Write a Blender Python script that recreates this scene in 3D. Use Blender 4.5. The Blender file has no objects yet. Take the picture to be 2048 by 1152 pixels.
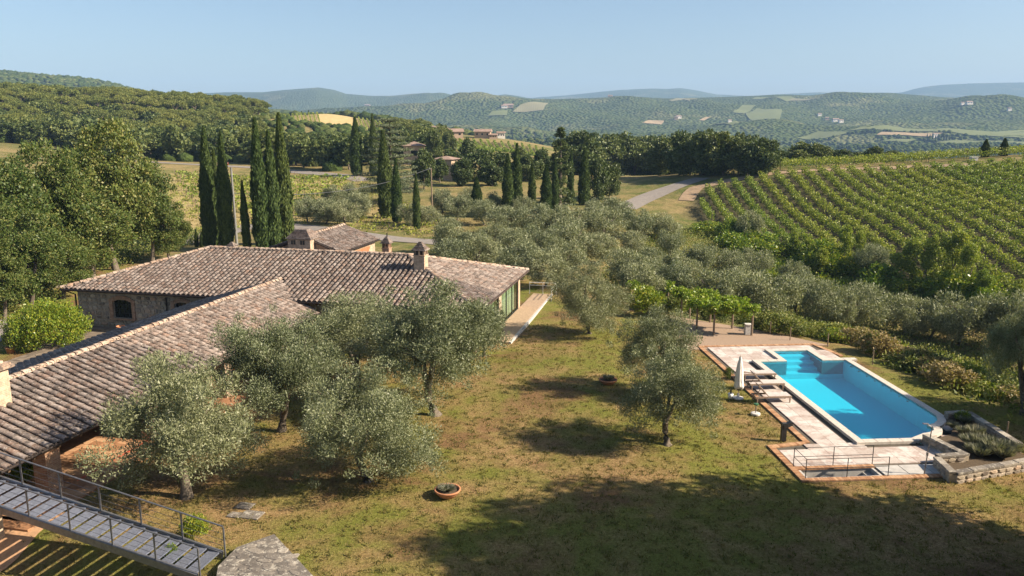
import bpy, math, random
import numpy as np
from mathutils import Vector, Matrix, noise as mnoise
R = math.radians
scene = bpy.context.scene
col = scene.collection
random.seed(7)
rng = np.random.default_rng(7)

# ------------------------------------------------------------------ camera, sky, sun, exposure
CAM_Z, FPX, PITCH = 15.0, 1600.0, R(11.5)
cam_d = bpy.data.cameras.new('camera'); cam = bpy.data.objects.new('camera', cam_d); col.objects.link(cam)
cam.location = (0, 0, CAM_Z); cam.rotation_euler = (R(90) - PITCH, 0, 0)
cam_d.sensor_width = 36; cam_d.lens = FPX / 2048 * 36; cam_d.clip_start = .3; cam_d.clip_end = 40000
scene.camera = cam
SUN_EL, SUN_AZ = R(33), R(100)            # azimuth measured from +Y towards +X
world = bpy.data.worlds.new('World'); scene.world = world; world.use_nodes = True
wn = world.node_tree; bg = wn.nodes['Background']
sky = wn.nodes.new('ShaderNodeTexSky'); sky.sky_type = 'NISHITA'; sky.sun_disc = False
sky.sun_elevation = SUN_EL; sky.sun_rotation = SUN_AZ; sky.altitude = 300
sky.air_density = 1.0; sky.dust_density = 1.9; sky.ozone_density = 2.0
wn.links.new(sky.outputs[0], bg.inputs[0]); bg.inputs[1].default_value = .063
sd = bpy.data.lights.new('sun', 'SUN'); sun = bpy.data.objects.new('sun', sd); col.objects.link(sun)
sd.energy = 5.0; sd.angle = R(.5); sd.color = (1, .86, .68)
to_sun = Vector((math.sin(SUN_AZ) * math.cos(SUN_EL), math.cos(SUN_AZ) * math.cos(SUN_EL), math.sin(SUN_EL)))
sun.rotation_euler = to_sun.to_track_quat('Z', 'Y').to_euler(); sun.location = (60, 0, 60)
vs = scene.view_settings
vs.view_transform = 'Standard'; vs.look = 'None'; vs.exposure = 1.27; vs.gamma = 1; vs.use_curve_mapping = False
scene.render.engine = 'CYCLES'
scene.cycles.max_bounces = 6; scene.cycles.diffuse_bounces = 2; scene.cycles.transparent_max_bounces = 8
scene.cycles.volume_bounces = 0

# ------------------------------------------------------------------ helpers
def ray(px, py):
    x = (px - 1024) / FPX; v = -(py - 576) / FPX
    return np.array((x, math.cos(PITCH) + v * math.sin(PITCH), -math.sin(PITCH) + v * math.cos(PITCH)))
def at_z(px, py, z=0.):
    d = ray(px, py); t = (z - CAM_Z) / d[2]; return Vector((d[0] * t, d[1] * t, z))
def at_y(px, py, Y):
    d = ray(px, py); t = Y / d[1]; return (d[0] * t, Y, CAM_Z + d[2] * t)

def new_mesh(name, V, F, smooth=False):
    me = bpy.data.meshes.new(name)
    V = np.asarray(V, dtype=np.float32).reshape(-1, 3)
    if isinstance(F, np.ndarray):
        n, k = F.shape
        me.vertices.add(len(V)); me.vertices.foreach_set('co', V.ravel())
        me.loops.add(n * k); me.loops.foreach_set('vertex_index', F.ravel().astype(np.int32))
        me.polygons.add(n); me.polygons.foreach_set('loop_start', np.arange(0, n * k, k, dtype=np.int32))
        me.polygons.foreach_set('loop_total', np.full(n, k, dtype=np.int32))
        me.update(calc_edges=True)
    else:
        me.from_pydata([tuple(v) for v in V], [], F); me.update()
    if smooth: me.polygons.foreach_set('use_smooth', np.ones(len(me.polygons), dtype=bool))
    return me

class MB:
    """collects vertices and faces of one mesh"""
    def __init__(s): s.v = []; s.f = []
    def add(s, vs, fs):
        o = len(s.v); s.v += [tuple(v) for v in vs]; s.f += [tuple(i + o for i in f) for f in fs]; return s
    def box(s, c, size, ax=((1, 0, 0), (0, 1, 0), (0, 0, 1)), bev=0.):
        c = Vector(c); a, b, d = (Vector(q) * (size[i] / 2) for i, q in enumerate(ax))
        if bev <= 0:
            vs = [c + a * i + b * j + d * k for k in (-1, 1) for i, j in ((-1, -1), (1, -1), (1, 1), (-1, 1))]
            return s.add(vs, [(3, 2, 1, 0), (4, 5, 6, 7), (0, 1, 5, 4), (1, 2, 6, 5), (2, 3, 7, 6), (3, 0, 4, 7)])
        fa, fb, fd = 1 - 2 * bev / size[0], 1 - 2 * bev / size[1], 1 - 2 * bev / size[2]
        q = ((-1, -1), (1, -1), (1, 1), (-1, 1))
        vs = [c + a * i + b * j - d for i, j in q] + [c + a * i + b * j + d * fd for i, j in q] + [c + a * i * fa + b * j * fb + d for i, j in q]
        fs = [(3, 2, 1, 0), (8, 9, 10, 11)]
        for k in range(4): fs += [(k, (k + 1) % 4, 4 + (k + 1) % 4, 4 + k), (4 + k, 4 + (k + 1) % 4, 8 + (k + 1) % 4, 8 + k)]
        return s.add(vs, fs)
    def bar(s, p, q, r, n=6, r2=None, cap=True):
        return s.tube([p, q], [r, r if r2 is None else r2], n, cap)
    def tube(s, pts, rad, n=7, cap=True):
        pts = [Vector(p) for p in pts]; vs = []; fs = []
        for i, p in enumerate(pts):
            t = (pts[min(i + 1, len(pts) - 1)] - pts[max(i - 1, 0)]).normalized()
            x = t.cross(Vector((0, 0, 1)) if abs(t.z) < .95 else Vector((1, 0, 0))).normalized(); y = t.cross(x)
            for k in range(n):
                a = 2 * math.pi * k / n; vs.append(p + (x * math.cos(a) + y * math.sin(a)) * rad[i])
        for i in range(len(pts) - 1):
            for k in range(n):
                fs.append((i * n + k, i * n + (k + 1) % n, (i + 1) * n + (k + 1) % n, (i + 1) * n + k))
        if cap: fs += [tuple(range(n)), tuple(range((len(pts) - 1) * n, len(pts) * n))[::-1]]
        return s.add(vs, fs)
    def lathe(s, c, prof, n=16, ax=(1, 1)):
        c = Vector(c); vs = []; fs = []
        for r, z in prof:
            for k in range(n):
                a = 2 * math.pi * k / n; vs.append(c + Vector((r * math.cos(a) * ax[0], r * math.sin(a) * ax[1], z)))
        for i in range(len(prof) - 1):
            for k in range(n): fs.append((i * n + k, i * n + (k + 1) % n, (i + 1) * n + (k + 1) % n, (i + 1) * n + k))
        return s.add(vs, fs)
    def prism(s, poly, z0, z1):
        n = len(poly); vs = [(p[0], p[1], z0) for p in poly] + [(p[0], p[1], z1) for p in poly]
        area = sum(poly[i][0] * poly[(i + 1) % n][1] - poly[(i + 1) % n][0] * poly[i][1] for i in range(n))
        fs = [tuple(range(n))[::-1], tuple(range(n, 2 * n))] + [(k, (k + 1) % n, n + (k + 1) % n, n + k) for k in range(n)]
        if area < 0: fs = [f[::-1] for f in fs]
        return s.add(vs, fs)
    def quad(s, *p): return s.add(p, [tuple(range(len(p)))])
    def build(s, name, mat, parent=None, smooth=False, kind=None):
        o = root_of(parent)
        V = np.array(s.v, dtype=np.float32)
        if o is not None: V = V - np.array(ROOT[o.name], dtype=np.float32)
        ob = bpy.data.objects.new(name, new_mesh(name, V, s.f, smooth)); col.objects.link(ob)
        if mat: ob.data.materials.append(mat)
        if parent: ob.parent = parent
        if kind: ob['kind'] = kind
        return ob
ROOT = {}
def root_of(o):
    while o is not None and o.parent is not None: o = o.parent
    return o
def tag(o, label=None, cat=None, group=None, kind=None):
    for k, v in (('label', label), ('category', cat), ('group', group), ('kind', kind)):
        if v: o[k] = v
    return o
def thing(name, label, cat, loc=(0, 0, 0), group=None):
    o = bpy.data.objects.new(name, None); o.empty_display_size = .3; o.location = loc; col.objects.link(o)
    ROOT[o.name] = tuple(loc); return tag(o, label, cat, group)
def single(mb, name, mat, label, cat, group=None, smooth=False, base=None):
    """a thing that is one mesh, origin at its base"""
    V = np.array(mb.v); b = V.mean(0) if base is None else np.array(base, dtype=float)
    if base is None: b[2] = V[:, 2].min()
    ob = bpy.data.objects.new(name, new_mesh(name, V - b, mb.f, smooth)); ob.location = b; col.objects.link(ob)
    if mat: ob.data.materials.append(mat)
    return tag(ob, label, cat, group)
def piece(name, me, M, parent):
    """a copy of a shared mesh placed by a world matrix under a part of a thing"""
    ob = bpy.data.objects.new(name, me); col.objects.link(ob); ob.parent = parent
    r = root_of(parent); off = Vector(ROOT.get(r.name, (0, 0, 0))) if r is not None else Vector()
    ob.matrix_basis = Matrix.Translation(-off) @ M
    return ob
def frame(o, x, y, z): # matrix with columns x,y,z and origin o
    return Matrix(((x[0], y[0], z[0], o[0]), (x[1], y[1], z[1], o[1]), (x[2], y[2], z[2], o[2]), (0, 0, 0, 1)))
ORD = ['first', 'second', 'third', 'fourth', 'fifth', 'sixth', 'seventh', 'eighth', 'ninth', 'tenth', 'eleventh', 'twelfth', 'thirteenth', 'fourteenth', 'fifteenth', 'sixteenth', 'seventeenth', 'eighteenth', 'nineteenth', 'twentieth', 'twenty-first', 'twenty-second', 'twenty-third', 'twenty-fourth', 'twenty-fifth', 'twenty-sixth', 'twenty-seventh', 'twenty-eighth', 'twenty-ninth', 'thirtieth', 'thirty-first', 'thirty-second', 'thirty-third', 'thirty-fourth', 'thirty-fifth', 'thirty-sixth']

# ------------------------------------------------------------------ materials
class NT:
    def __init__(s, name):
        s.m = bpy.data.materials.new(name); s.m.use_nodes = True; s.t = s.m.node_tree; s.n = s.t.nodes; s.b = s.n['Principled BSDF']
        s.out = s.n['Material Output']; s.geo = s.n.new('ShaderNodeNewGeometry'); s.oi = s.n.new('ShaderNodeObjectInfo')
        s.b.inputs['Specular IOR Level'].default_value = .25
    def L(s, a, b): s.t.links.new(a, b)
    def noise(s, scale, detail=4, rough=.55, vec=None, dist=0.):
        n = s.n.new('ShaderNodeTexNoise'); n.inputs['Scale'].default_value = scale; n.inputs['Detail'].default_value = detail
        n.inputs['Roughness'].default_value = rough; n.inputs['Distortion'].default_value = dist
        s.L(s.geo.outputs['Position'] if vec is None else vec, n.inputs['Vector']); return n.outputs['Fac']
    def vor(s, scale, feature='F1', out='Distance', vec=None):
        n = s.n.new('ShaderNodeTexVoronoi'); n.feature = feature; n.inputs['Scale'].default_value = scale
        s.L(s.geo.outputs['Position'] if vec is None else vec, n.inputs['Vector']); return n.outputs[out]
    def ramp(s, fac, stops, interp='LINEAR'):
        n = s.n.new('ShaderNodeValToRGB'); e = n.color_ramp.elements; n.color_ramp.interpolation = interp
        while len(e) < len(stops): e.new(.5)
        for i, (p, c) in enumerate(stops):
            e[i].position = p; e[i].color = (c, c, c, 1) if isinstance(c, (int, float)) else (*c, 1)
        s.L(fac, n.inputs[0]); return n.outputs[0]
    def mix(s, fac, a, b, mode='MIX'):
        n = s.n.new('ShaderNodeMix'); n.data_type = 'RGBA'; n.blend_type = mode
        for i, v in ((0, fac), (6, a), (7, b)):
            if isinstance(v, (int, float)): n.inputs[i].default_value = v if i == 0 else (v, v, v, 1)
            elif isinstance(v, tuple): n.inputs[i].default_value = (*v, 1)
            else: s.L(v, n.inputs[i])
        return n.outputs[2]
    def math(s, op, a, b=0., c=0.):
        n = s.n.new('ShaderNodeMath'); n.operation = op
        for i, v in enumerate((a, b, c)):
            if isinstance(v, (int, float)): n.inputs[i].default_value = v
            else: s.L(v, n.inputs[i])
        return n.outputs[0]
    def rnd(s):
        return s.math('FRACT', s.math('ADD', s.geo.outputs['Random Per Island'], s.oi.outputs['Random']))
    def mapping(s, scale, rot=(0, 0, 0)):
        n = s.n.new('ShaderNodeMapping'); n.inputs['Scale'].default_value = scale; n.inputs['Rotation'].default_value = rot
        s.L(s.geo.outputs['Position'], n.inputs['Vector']); return n.outputs[0]
    def attr(s, name, out='Fac'):
        n = s.n.new('ShaderNodeAttribute'); n.attribute_name = name; return n.outputs[out]
    def bump(s, h, strength=.4, dist=.05):
        n = s.n.new('ShaderNodeBump'); n.inputs['Strength'].default_value = strength; n.inputs['Distance'].default_value = dist
        s.L(h, n.inputs['Height']); s.L(n.outputs[0], s.b.inputs['Normal']); return n.outputs[0]
    def color(s, c):
        if isinstance(c, tuple): s.b.inputs['Base Color'].default_value = (*c, 1)
        else: s.L(c, s.b.inputs['Base Color'])
        return s
    def rough(s, r, metal=0.):
        if isinstance(r, (int, float)): s.b.inputs['Roughness'].default_value = r
        else: s.L(r, s.b.inputs['Roughness'])
        s.b.inputs['Metallic'].default_value = metal; return s
def schlick(t, f0=.02, k=1.):
    d = t.n.new('ShaderNodeVectorMath'); d.operation = 'DOT_PRODUCT'; t.L(t.geo.outputs['Incoming'], d.inputs[0]); t.L(t.geo.outputs['Normal'], d.inputs[1])
    return t.math('MULTIPLY_ADD', t.math('POWER', t.math('SUBTRACT', 1., t.math('ABSOLUTE', d.outputs['Value'])), 5.), (1 - f0) * k, f0)
M = {}
def leafmat(name, cols, trans=.3, gloss=.45, obj=.25):
    """cols: stops over a per-leaf random; a per-tree random shifts the value"""
    t = NT(name); f = t.geo.outputs['Random Per Island']
    c = t.ramp(f, [(i / (len(cols) - 1), q) for i, q in enumerate(cols)])
    v = t.math('MULTIPLY_ADD', t.oi.outputs['Random'], obj, 1 - obj / 2)
    hs = t.n.new('ShaderNodeHueSaturation'); t.L(c, hs.inputs['Color']); t.L(v, hs.inputs['Value'])
    t.L(t.math('MULTIPLY_ADD', t.oi.outputs['Random'], -.03, .515), hs.inputs['Hue'])
    c = hs.outputs[0]
    t.color(c).rough(gloss); t.b.inputs['Specular IOR Level'].default_value = .3
    tr = t.n.new('ShaderNodeBsdfTranslucent'); t.L(t.mix(1., c, (1., 1.05, .5), 'MULTIPLY'), tr.inputs[0])
    ms = t.n.new('ShaderNodeMixShader'); ms.inputs[0].default_value = trans
    t.L(t.b.outputs[0], ms.inputs[1]); t.L(tr.outputs[0], ms.inputs[2]); t.L(ms.outputs[0], t.out.inputs[0])
    M[name] = t.m
leafmat('olive_leaf', [(.08, .098, .042), (.155, .174, .082), (.215, .235, .125), (.31, .32, .195)], .2, .42)
leafmat('olive_leaf_far', [(.1, .118, .052), (.185, .205, .105), (.25, .27, .148), (.345, .355, .22)], .2, .5, .35)
leafmat('cypress_leaf', [(.03, .05, .014), (.052, .082, .02), (.08, .115, .028), (.11, .145, .04)], .15, .6)
leafmat('broad_leaf', [(.045, .076, .017), (.085, .125, .027), (.125, .163, .04), (.22, .21, .063)], .3, .5, .35)
leafmat('wood_leaf', [(.045, .07, .02), (.08, .11, .03), (.12, .15, .04), (.17, .19, .06)], .25, .6, .5)
leafmat('dark_leaf', [(.04, .06, .018), (.068, .098, .027), (.105, .135, .04), (.15, .172, .055)], .2, .5, .4)
leafmat('pine_leaf', [(.075, .1, .02), (.12, .145, .03), (.165, .185, .04), (.22, .225, .06)], .2, .6, .3)
leafmat('cedar_leaf', [(.06, .085, .045), (.1, .13, .07), (.14, .17, .095), (.2, .22, .14)], .2, .6)
leafmat('vine_leaf', [(.1, .145, .02), (.18, .235, .034), (.26, .31, .05), (.36, .37, .085)], .35, .5, .2)
leafmat('pergola_leaf', [(.09, .16, .015), (.15, .24, .025), (.2, .3, .04), (.3, .33, .06)], .4, .45, .1)
leafmat('hedge_leaf', [(.07, .13, .014), (.13, .2, .022), (.21, .265, .03), (.34, .33, .04)], .3, .35, .1)
leafmat('scrub_leaf', [(.07, .1, .02), (.12, .155, .03), (.175, .2, .045), (.26, .245, .08)], .3, .6, .5)
leafmat('dry_leaf', [(.15, .13, .05), (.24, .19, .08), (.32, .25, .12), (.4, .33, .18)], .3, .7, .3)
leafmat('grass_leaf', [(.09, .1, .022), (.14, .125, .035), (.2, .15, .055), (.24, .18, .07)], .3, .9, .0)
leafmat('lavender_leaf', [(.1, .11, .08), (.16, .17, .12), (.22, .22, .15), (.3, .28, .18)], .2, .6, .2)
leafmat('flower_leaf', [(.5, .36, .02), (.6, .42, .03), (.45, .3, .02)], .3, .6, .1)

t = NT('bark'); n = t.noise(9, 5); t.color(t.ramp(n, [(.3, (.06, .048, .036)), (.7, (.2, .165, .125))])).rough(.9); t.bump(n, .8, .04); M['bark'] = t.m
t = NT('lawn')
big = t.noise(.085, 4, .6, dist=.4); mid = t.noise(.55, 4, .62); fine = t.noise(7, 4, .75); ff = t.noise(38, 2, .7)
mask = t.ramp(t.math('ADD', t.math('MULTIPLY', big, .62), t.math('MULTIPLY', mid, .38)), [(.4, 0), (.6, 1)])
dry = t.ramp(fine, [(.3, (.15, .098, .04)), (.5, (.24, .165, .07)), (.72, (.33, .245, .115))])
grn = t.ramp(fine, [(.3, (.075, .085, .02)), (.5, (.13, .138, .03)), (.72, (.2, .19, .055))])
t.color(t.mix(1., t.mix(mask, grn, dry), t.ramp(ff, [(.3, .6), (.7, 1.3)]), 'MULTIPLY')).rough(.95)
t.bump(t.math('ADD', fine, t.math('MULTIPLY', ff, .6)), .7, .08); M['lawn'] = t.m
t = NT('terrain')
big = t.noise(.03, 5, .6); mid = t.noise(.3, 5, .65); fine = t.noise(3, 4, .7); la = t.attr('lawn')
dry = t.ramp(fine, [(.3, (.16, .12, .05)), (.7, (.34, .26, .12))]); grn = t.ramp(fine, [(.3, (.05, .07, .018)), (.7, (.14, .15, .04))])
wild = t.mix(t.ramp(t.math('ADD', t.math('MULTIPLY', big, .5), t.math('MULTIPLY', mid, .5)), [(.42, 0), (.58, 1)]), grn, dry)
wild = t.mix(t.attr('soil'), wild, t.ramp(fine, [(.3, (.042, .04, .02)), (.7, (.095, .085, .045))]))
wild = t.mix(t.attr('gold'), wild, t.ramp(mid, [(.3, (.36, .27, .11)), (.7, (.5, .39, .19))]))
b2 = t.noise(.085, 4, .6, dist=.4); m2 = t.noise(.6, 4, .62); f2 = t.noise(8, 4, .75); f3 = t.noise(40, 2, .7)
lm = t.ramp(t.math('ADD', t.math('MULTIPLY', b2, .62), t.math('MULTIPLY', m2, .38)), [(.44, 0), (.58, 1)])
ldry = t.ramp(f2, [(.28, (.14, .085, .035)), (.5, (.26, .17, .075)), (.74, (.38, .275, .135))])
lgrn = t.ramp(f2, [(.28, (.085, .094, .018)), (.5, (.148, .152, .03)), (.74, (.225, .212, .056))])
lbr = t.mix(t.ramp(t.noise(.19, 4, .65, dist=.5), [(.52, 0), (.63, .85)]), t.mix(lm, lgrn, ldry), t.ramp(f2, [(.3, (.1, .055, .026)), (.7, (.24, .14, .07))]))
lawn = t.mix(1., lbr, t.ramp(f3, [(.3, .5), (.7, 1.45)]), 'MULTIPLY')
t.color(t.mix(la, wild, lawn)).rough(.95); t.b.inputs['Specular IOR Level'].default_value = .1
t.bump(t.math('ADD', f2, t.math('MULTIPLY', f3, .6)), .8, .08); M['terrain'] = t.m

def tilemat(name, cols, lichen=.5):
    t = NT(name); r = t.rnd(); sp = t.noise(11, 5, .75); sp2 = t.noise(3.2, 4, .7)
    c = t.ramp(r, [(i / (len(cols) - 1), q) for i, q in enumerate(cols)])
    c = t.mix(t.ramp(sp, [(.52, 0), (.62, lichen)]), c, (.52, .47, .41))
    c = t.mix(t.ramp(sp2, [(.47, 0), (.62, .85)]), c, (.065, .055, .048))
    t.color(c).rough(.92); t.bump(sp, .5, .02); M[name] = t.m
tilemat('roof_tile', [(.13, .086, .067), (.185, .135, .11), (.16, .128, .112), (.22, .172, .146), (.26, .215, .188), (.2, .125, .09)])
tilemat('ridge_tile', [(.33, .22, .15), (.42, .31, .23), (.46, .36, .28), (.36, .23, .15)], .35)
t = NT('roof_bed'); n = t.noise(6, 4); t.color(t.ramp(n, [(.3, (.05, .038, .03)), (.7, (.14, .105, .085))])).rough(.95); M['roof_bed'] = t.m
def brickmat(name, rot, a=(.34, .17, .1), b=(.46, .28, .17), mortar=(.42, .35, .27), scale=1.):
    t = NT(name); br = t.n.new('ShaderNodeTexBrick'); v = t.mapping((1, 1, 1), rot)
    sx = t.n.new('ShaderNodeSeparateXYZ'); t.L(v, sx.inputs[0]); cx = t.n.new('ShaderNodeCombineXYZ')
    t.L(t.math('ADD', sx.outputs[0], sx.outputs[1]), cx.inputs[0]); t.L(sx.outputs[2], cx.inputs[1]); t.L(cx.outputs[0], br.inputs[0])
    br.inputs['Scale'].default_value = scale; br.inputs['Brick Width'].default_value = .27; br.inputs['Row Height'].default_value = .075
    br.inputs['Mortar Size'].default_value = .009; br.inputs['Color1'].default_value = (*a, 1); br.inputs['Color2'].default_value = (*b, 1)
    br.inputs['Mortar'].default_value = (*mortar, 1); br.inputs['Bias'].default_value = -.1
    n = t.noise(4, 5, .7)
    t.color(t.mix(1., br.outputs[0], t.ramp(n, [(.25, .55), (.75, 1.25)]), 'MULTIPLY')).rough(.9)
    t.bump(t.math('SUBTRACT', n, br.outputs['Fac']), .6, .02); M[name] = t.m
YAW = R(13); PYAW = R(-4.1)
brickmat('brick', (0, 0, YAW))
brickmat('brick_pale', (0, 0, YAW), (.44, .3, .2), (.54, .4, .27), (.5, .43, .34))
t = NT('stone'); r = t.rnd(); n = t.noise(7, 5, .7)
c = t.ramp(r, [(0, (.15, .12, .095)), (.3, (.36, .3, .22)), (.55, (.26, .22, .185)), (.8, (.48, .4, .3)), (1, (.38, .26, .18))])
t.color(t.mix(1., c, t.ramp(n, [(.25, .6), (.75, 1.3)]), 'MULTIPLY')).rough(.92); t.bump(n, .7, .03); M['stone'] = t.m
t = NT('mortar'); n = t.noise(6, 5, .7); t.color(t.ramp(n, [(.3, (.26, .21, .155)), (.7, (.42, .35, .27))])).rough(.95); t.bump(n, .6, .03); M['mortar'] = t.m
t = NT('cap_stone'); r = t.rnd(); n = t.noise(5, 6, .75); n2 = t.noise(22, 4, .7)
c = t.ramp(r, [(0, (.12, .105, .09)), (.5, (.2, .175, .145)), (.8, (.3, .26, .21)), (1, (.42, .38, .31))])
c = t.mix(t.ramp(n, [(.53, 0), (.6, .7)]), c, (.5, .46, .38)); c = t.mix(t.ramp(n2, [(.5, 0), (.65, .6)]), c, (.07, .06, .05))
t.color(c).rough(.95); t.bump(n2, .6, .02); M['cap_stone'] = t.m
t = NT('deck_slab'); r = t.rnd(); n = t.noise(1.6, 6, .72, dist=.6); n2 = t.noise(9, 5, .8)
c = t.ramp(r, [(0, (.4, .335, .285)), (.5, (.49, .43, .38)), (1, (.57, .52, .47))])
c = t.mix(t.ramp(n, [(.47, 0), (.6, .8)]), c, (.34, .25, .21)); c = t.mix(t.ramp(n2, [(.52, 0), (.68, .45)]), c, (.64, .61, .57))
t.color(c).rough(.85); t.bump(n2, .3, .01); M['deck_slab'] = t.m
t = NT('coping'); n = t.noise(6, 5, .7); t.color(t.ramp(n, [(.25, (.42, .36, .3)), (.6, (.56, .51, .44)), (.8, (.64, .59, .52))])).rough(.8); M['coping'] = t.m
t = NT('brick_paving'); r = t.rnd(); n = t.noise(8, 5, .7)
c = t.ramp(r, [(0, (.3, .15, .075)), (.5, (.42, .23, .12)), (1, (.52, .32, .18))]); t.color(t.mix(1., c, t.ramp(n, [(.2, .6), (.8, 1.25)]), 'MULTIPLY')).rough(.9); M['brick_paving'] = t.m
t = NT('terracotta'); n = t.noise(9, 5, .7); t.color(t.ramp(n, [(.25, (.34, .13, .06)), (.7, (.52, .25, .13))])).rough(.85); M['terracotta'] = t.m
t = NT('pool_tile'); br = t.n.new('ShaderNodeTexBrick'); br.offset = 0; br.inputs['Scale'].default_value = 1.; br.inputs['Brick Width'].default_value = .12; br.inputs['Row Height'].default_value = .12
br.inputs['Mortar Size'].default_value = .004; br.inputs['Color1'].default_value = (.28, .74, .79, 1); br.inputs['Color2'].default_value = (.3, .76, .81, 1); br.inputs['Mortar'].default_value = (.33, .78, .82, 1)
t.L(t.mapping((1, 1, 1), (0, 0, -PYAW)), br.inputs[0]); t.color(br.outputs[0]).rough(.4); M['pool_tile'] = t.m
t = NT('water'); g = t.n.new('ShaderNodeBsdfGlossy'); g.inputs['Roughness'].default_value = .03; tr = t.n.new('ShaderNodeBsdfTransparent'); tr.inputs[0].default_value = (.23, .78, .89, 1)
fr = schlick(t); ms = t.n.new('ShaderNodeMixShader'); nn = t.noise(2.2, 3, .6)
bm_ = t.n.new('ShaderNodeBump'); bm_.inputs['Strength'].default_value = .3; bm_.inputs['Distance'].default_value = .05; t.L(nn, bm_.inputs['Height'])
t.L(bm_.outputs[0], g.inputs['Normal']); t.L(fr, ms.inputs[0]); t.L(tr.outputs[0], ms.inputs[1]); t.L(g.outputs[0], ms.inputs[2]); t.L(ms.outputs[0], t.out.inputs[0]); M['water'] = t.m
def plain(name, c, rough=.6, metal=0., var=.25, scale=8):
    t = NT(name); n = t.noise(scale, 4, .6)
    t.color(t.mix(1., c, t.ramp(n, [(.25, 1 - var), (.75, 1 + var)]), 'MULTIPLY')).rough(rough, metal); M[name] = t.m; return t.m
plain('steel', (.2, .2, .21), .45, .7); plain('dark_steel', (.05, .048, .045), .5, .4); plain('gutter', (.045, .035, .03), .5, .5)
plain('copper_gutter', (.1, .07, .055), .5, .5)
plain('grate', (.2, .22, .28), .45, .5); plain('teak', (.26, .19, .14), .7, 0, .35, 14); plain('wood_post', (.2, .15, .105), .9, 0, .4, 10)
plain('sling', (.5, .44, .4), .8); plain('canvas', (.72, .69, .63), .85, 0, .1); plain('cast_stone', (.55, .52, .48), .9)
plain('asphalt', (.22, .195, .17), .9, 0, .18, 1.5); plain('dirt', (.28, .2, .125), .95, 0, .3, 1.2); plain('gravel', (.3, .215, .15), .95, 0, .4, 14)
plain('pole_grey', (.2, .2, .19), .9, 0, .2, 2); plain('soil', (.09, .065, .04), .95, 0, .4, 10); plain('concrete', (.42, .4, .37), .9, 0, .2, 3); plain('white_paint', (.75, .74, .7), .6, 0, .06)
plain('paving', (.17, .135, .1), .92, 0, .45, 2.5); plain('pav_joint', (.1, .085, .065), .95); plain('old_wood', (.13, .09, .06), .9, 0, .4, 12)
plain('green_paint', (.05, .14, .07), .5); plain('blue_paint', (.08, .16, .3), .5); plain('red_paint', (.5, .08, .05), .5); plain('interior', (.3, .2, .12), .9)
plain('plaster_pink', (.38, .28, .2), .9, 0, .15, .5); plain('plaster_white', (.68, .63, .56), .9, 0, .1, .5); plain('terrace_tile', (.36, .26, .17), .9, 0, .25, 6); plain('far_roof', (.27, .19, .15), .9, 0, .3, 1)
plain('curtain', (.5, .52, .42), .9, 0, .1)
t = NT('glass'); t.color((.5, .55, .5)).rough(.04); t.b.inputs['Specular IOR Level'].default_value = .5
tr = t.n.new('ShaderNodeBsdfTransparent'); tr.inputs[0].default_value = (.75, .82, .75, 1); g = t.n.new('ShaderNodeBsdfGlossy'); g.inputs['Roughness'].default_value = .02
fr = schlick(t, .04, .5); ms = t.n.new('ShaderNodeMixShader'); t.L(fr, ms.inputs[0]); t.L(tr.outputs[0], ms.inputs[1]); t.L(g.outputs[0], ms.inputs[2]); t.L(ms.outputs[0], t.out.inputs[0]); M['glass'] = t.m
t = NT('dark_glass'); t.color((.012, .014, .012)).rough(.12); t.b.inputs['Specular IOR Level'].default_value = .4; M['dark_glass'] = t.m
# far wooded land
t = NT('far_wood'); v = t.vor(.11); n = t.noise(.004, 5, .6); n2 = t.noise(.03, 5, .7)
c = t.ramp(v, [(0, (.1, .125, .045)), (.5, (.05, .072, .025)), (1, (.02, .03, .012))])
c = t.mix(t.ramp(n2, [(.45, 0), (.62, .6)]), c, (.1, .115, .05)); c = t.mix(t.ramp(n, [(.54, 0), (.62, .55)]), c, (.17, .165, .08))
t.color(c).rough(1.); t.b.inputs['Specular IOR Level'].default_value = 0; t.bump(t.math('SUBTRACT', n2, v), 1., 6.); M['far_wood'] = t.m
def fieldmat(name, a, b, sc=.5):
    t = NT(name); n = t.noise(.05, 4, .6); w = t.n.new('ShaderNodeTexWave'); w.inputs['Scale'].default_value = sc; w.inputs['Distortion'].default_value = .6
    t.L(t.geo.outputs['Position'], w.inputs[0]); t.color(t.mix(t.math('MULTIPLY', w.outputs['Fac'], n), a, b)).rough(1.); M[name] = t.m
fieldmat('field_vine', (.14, .155, .06), (.09, .12, .04), .12); fieldmat('field_tan', (.32, .24, .14), (.26, .19, .11), .02); fieldmat('field_olive', (.2, .18, .1), (.13, .14, .07), .06)
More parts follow.
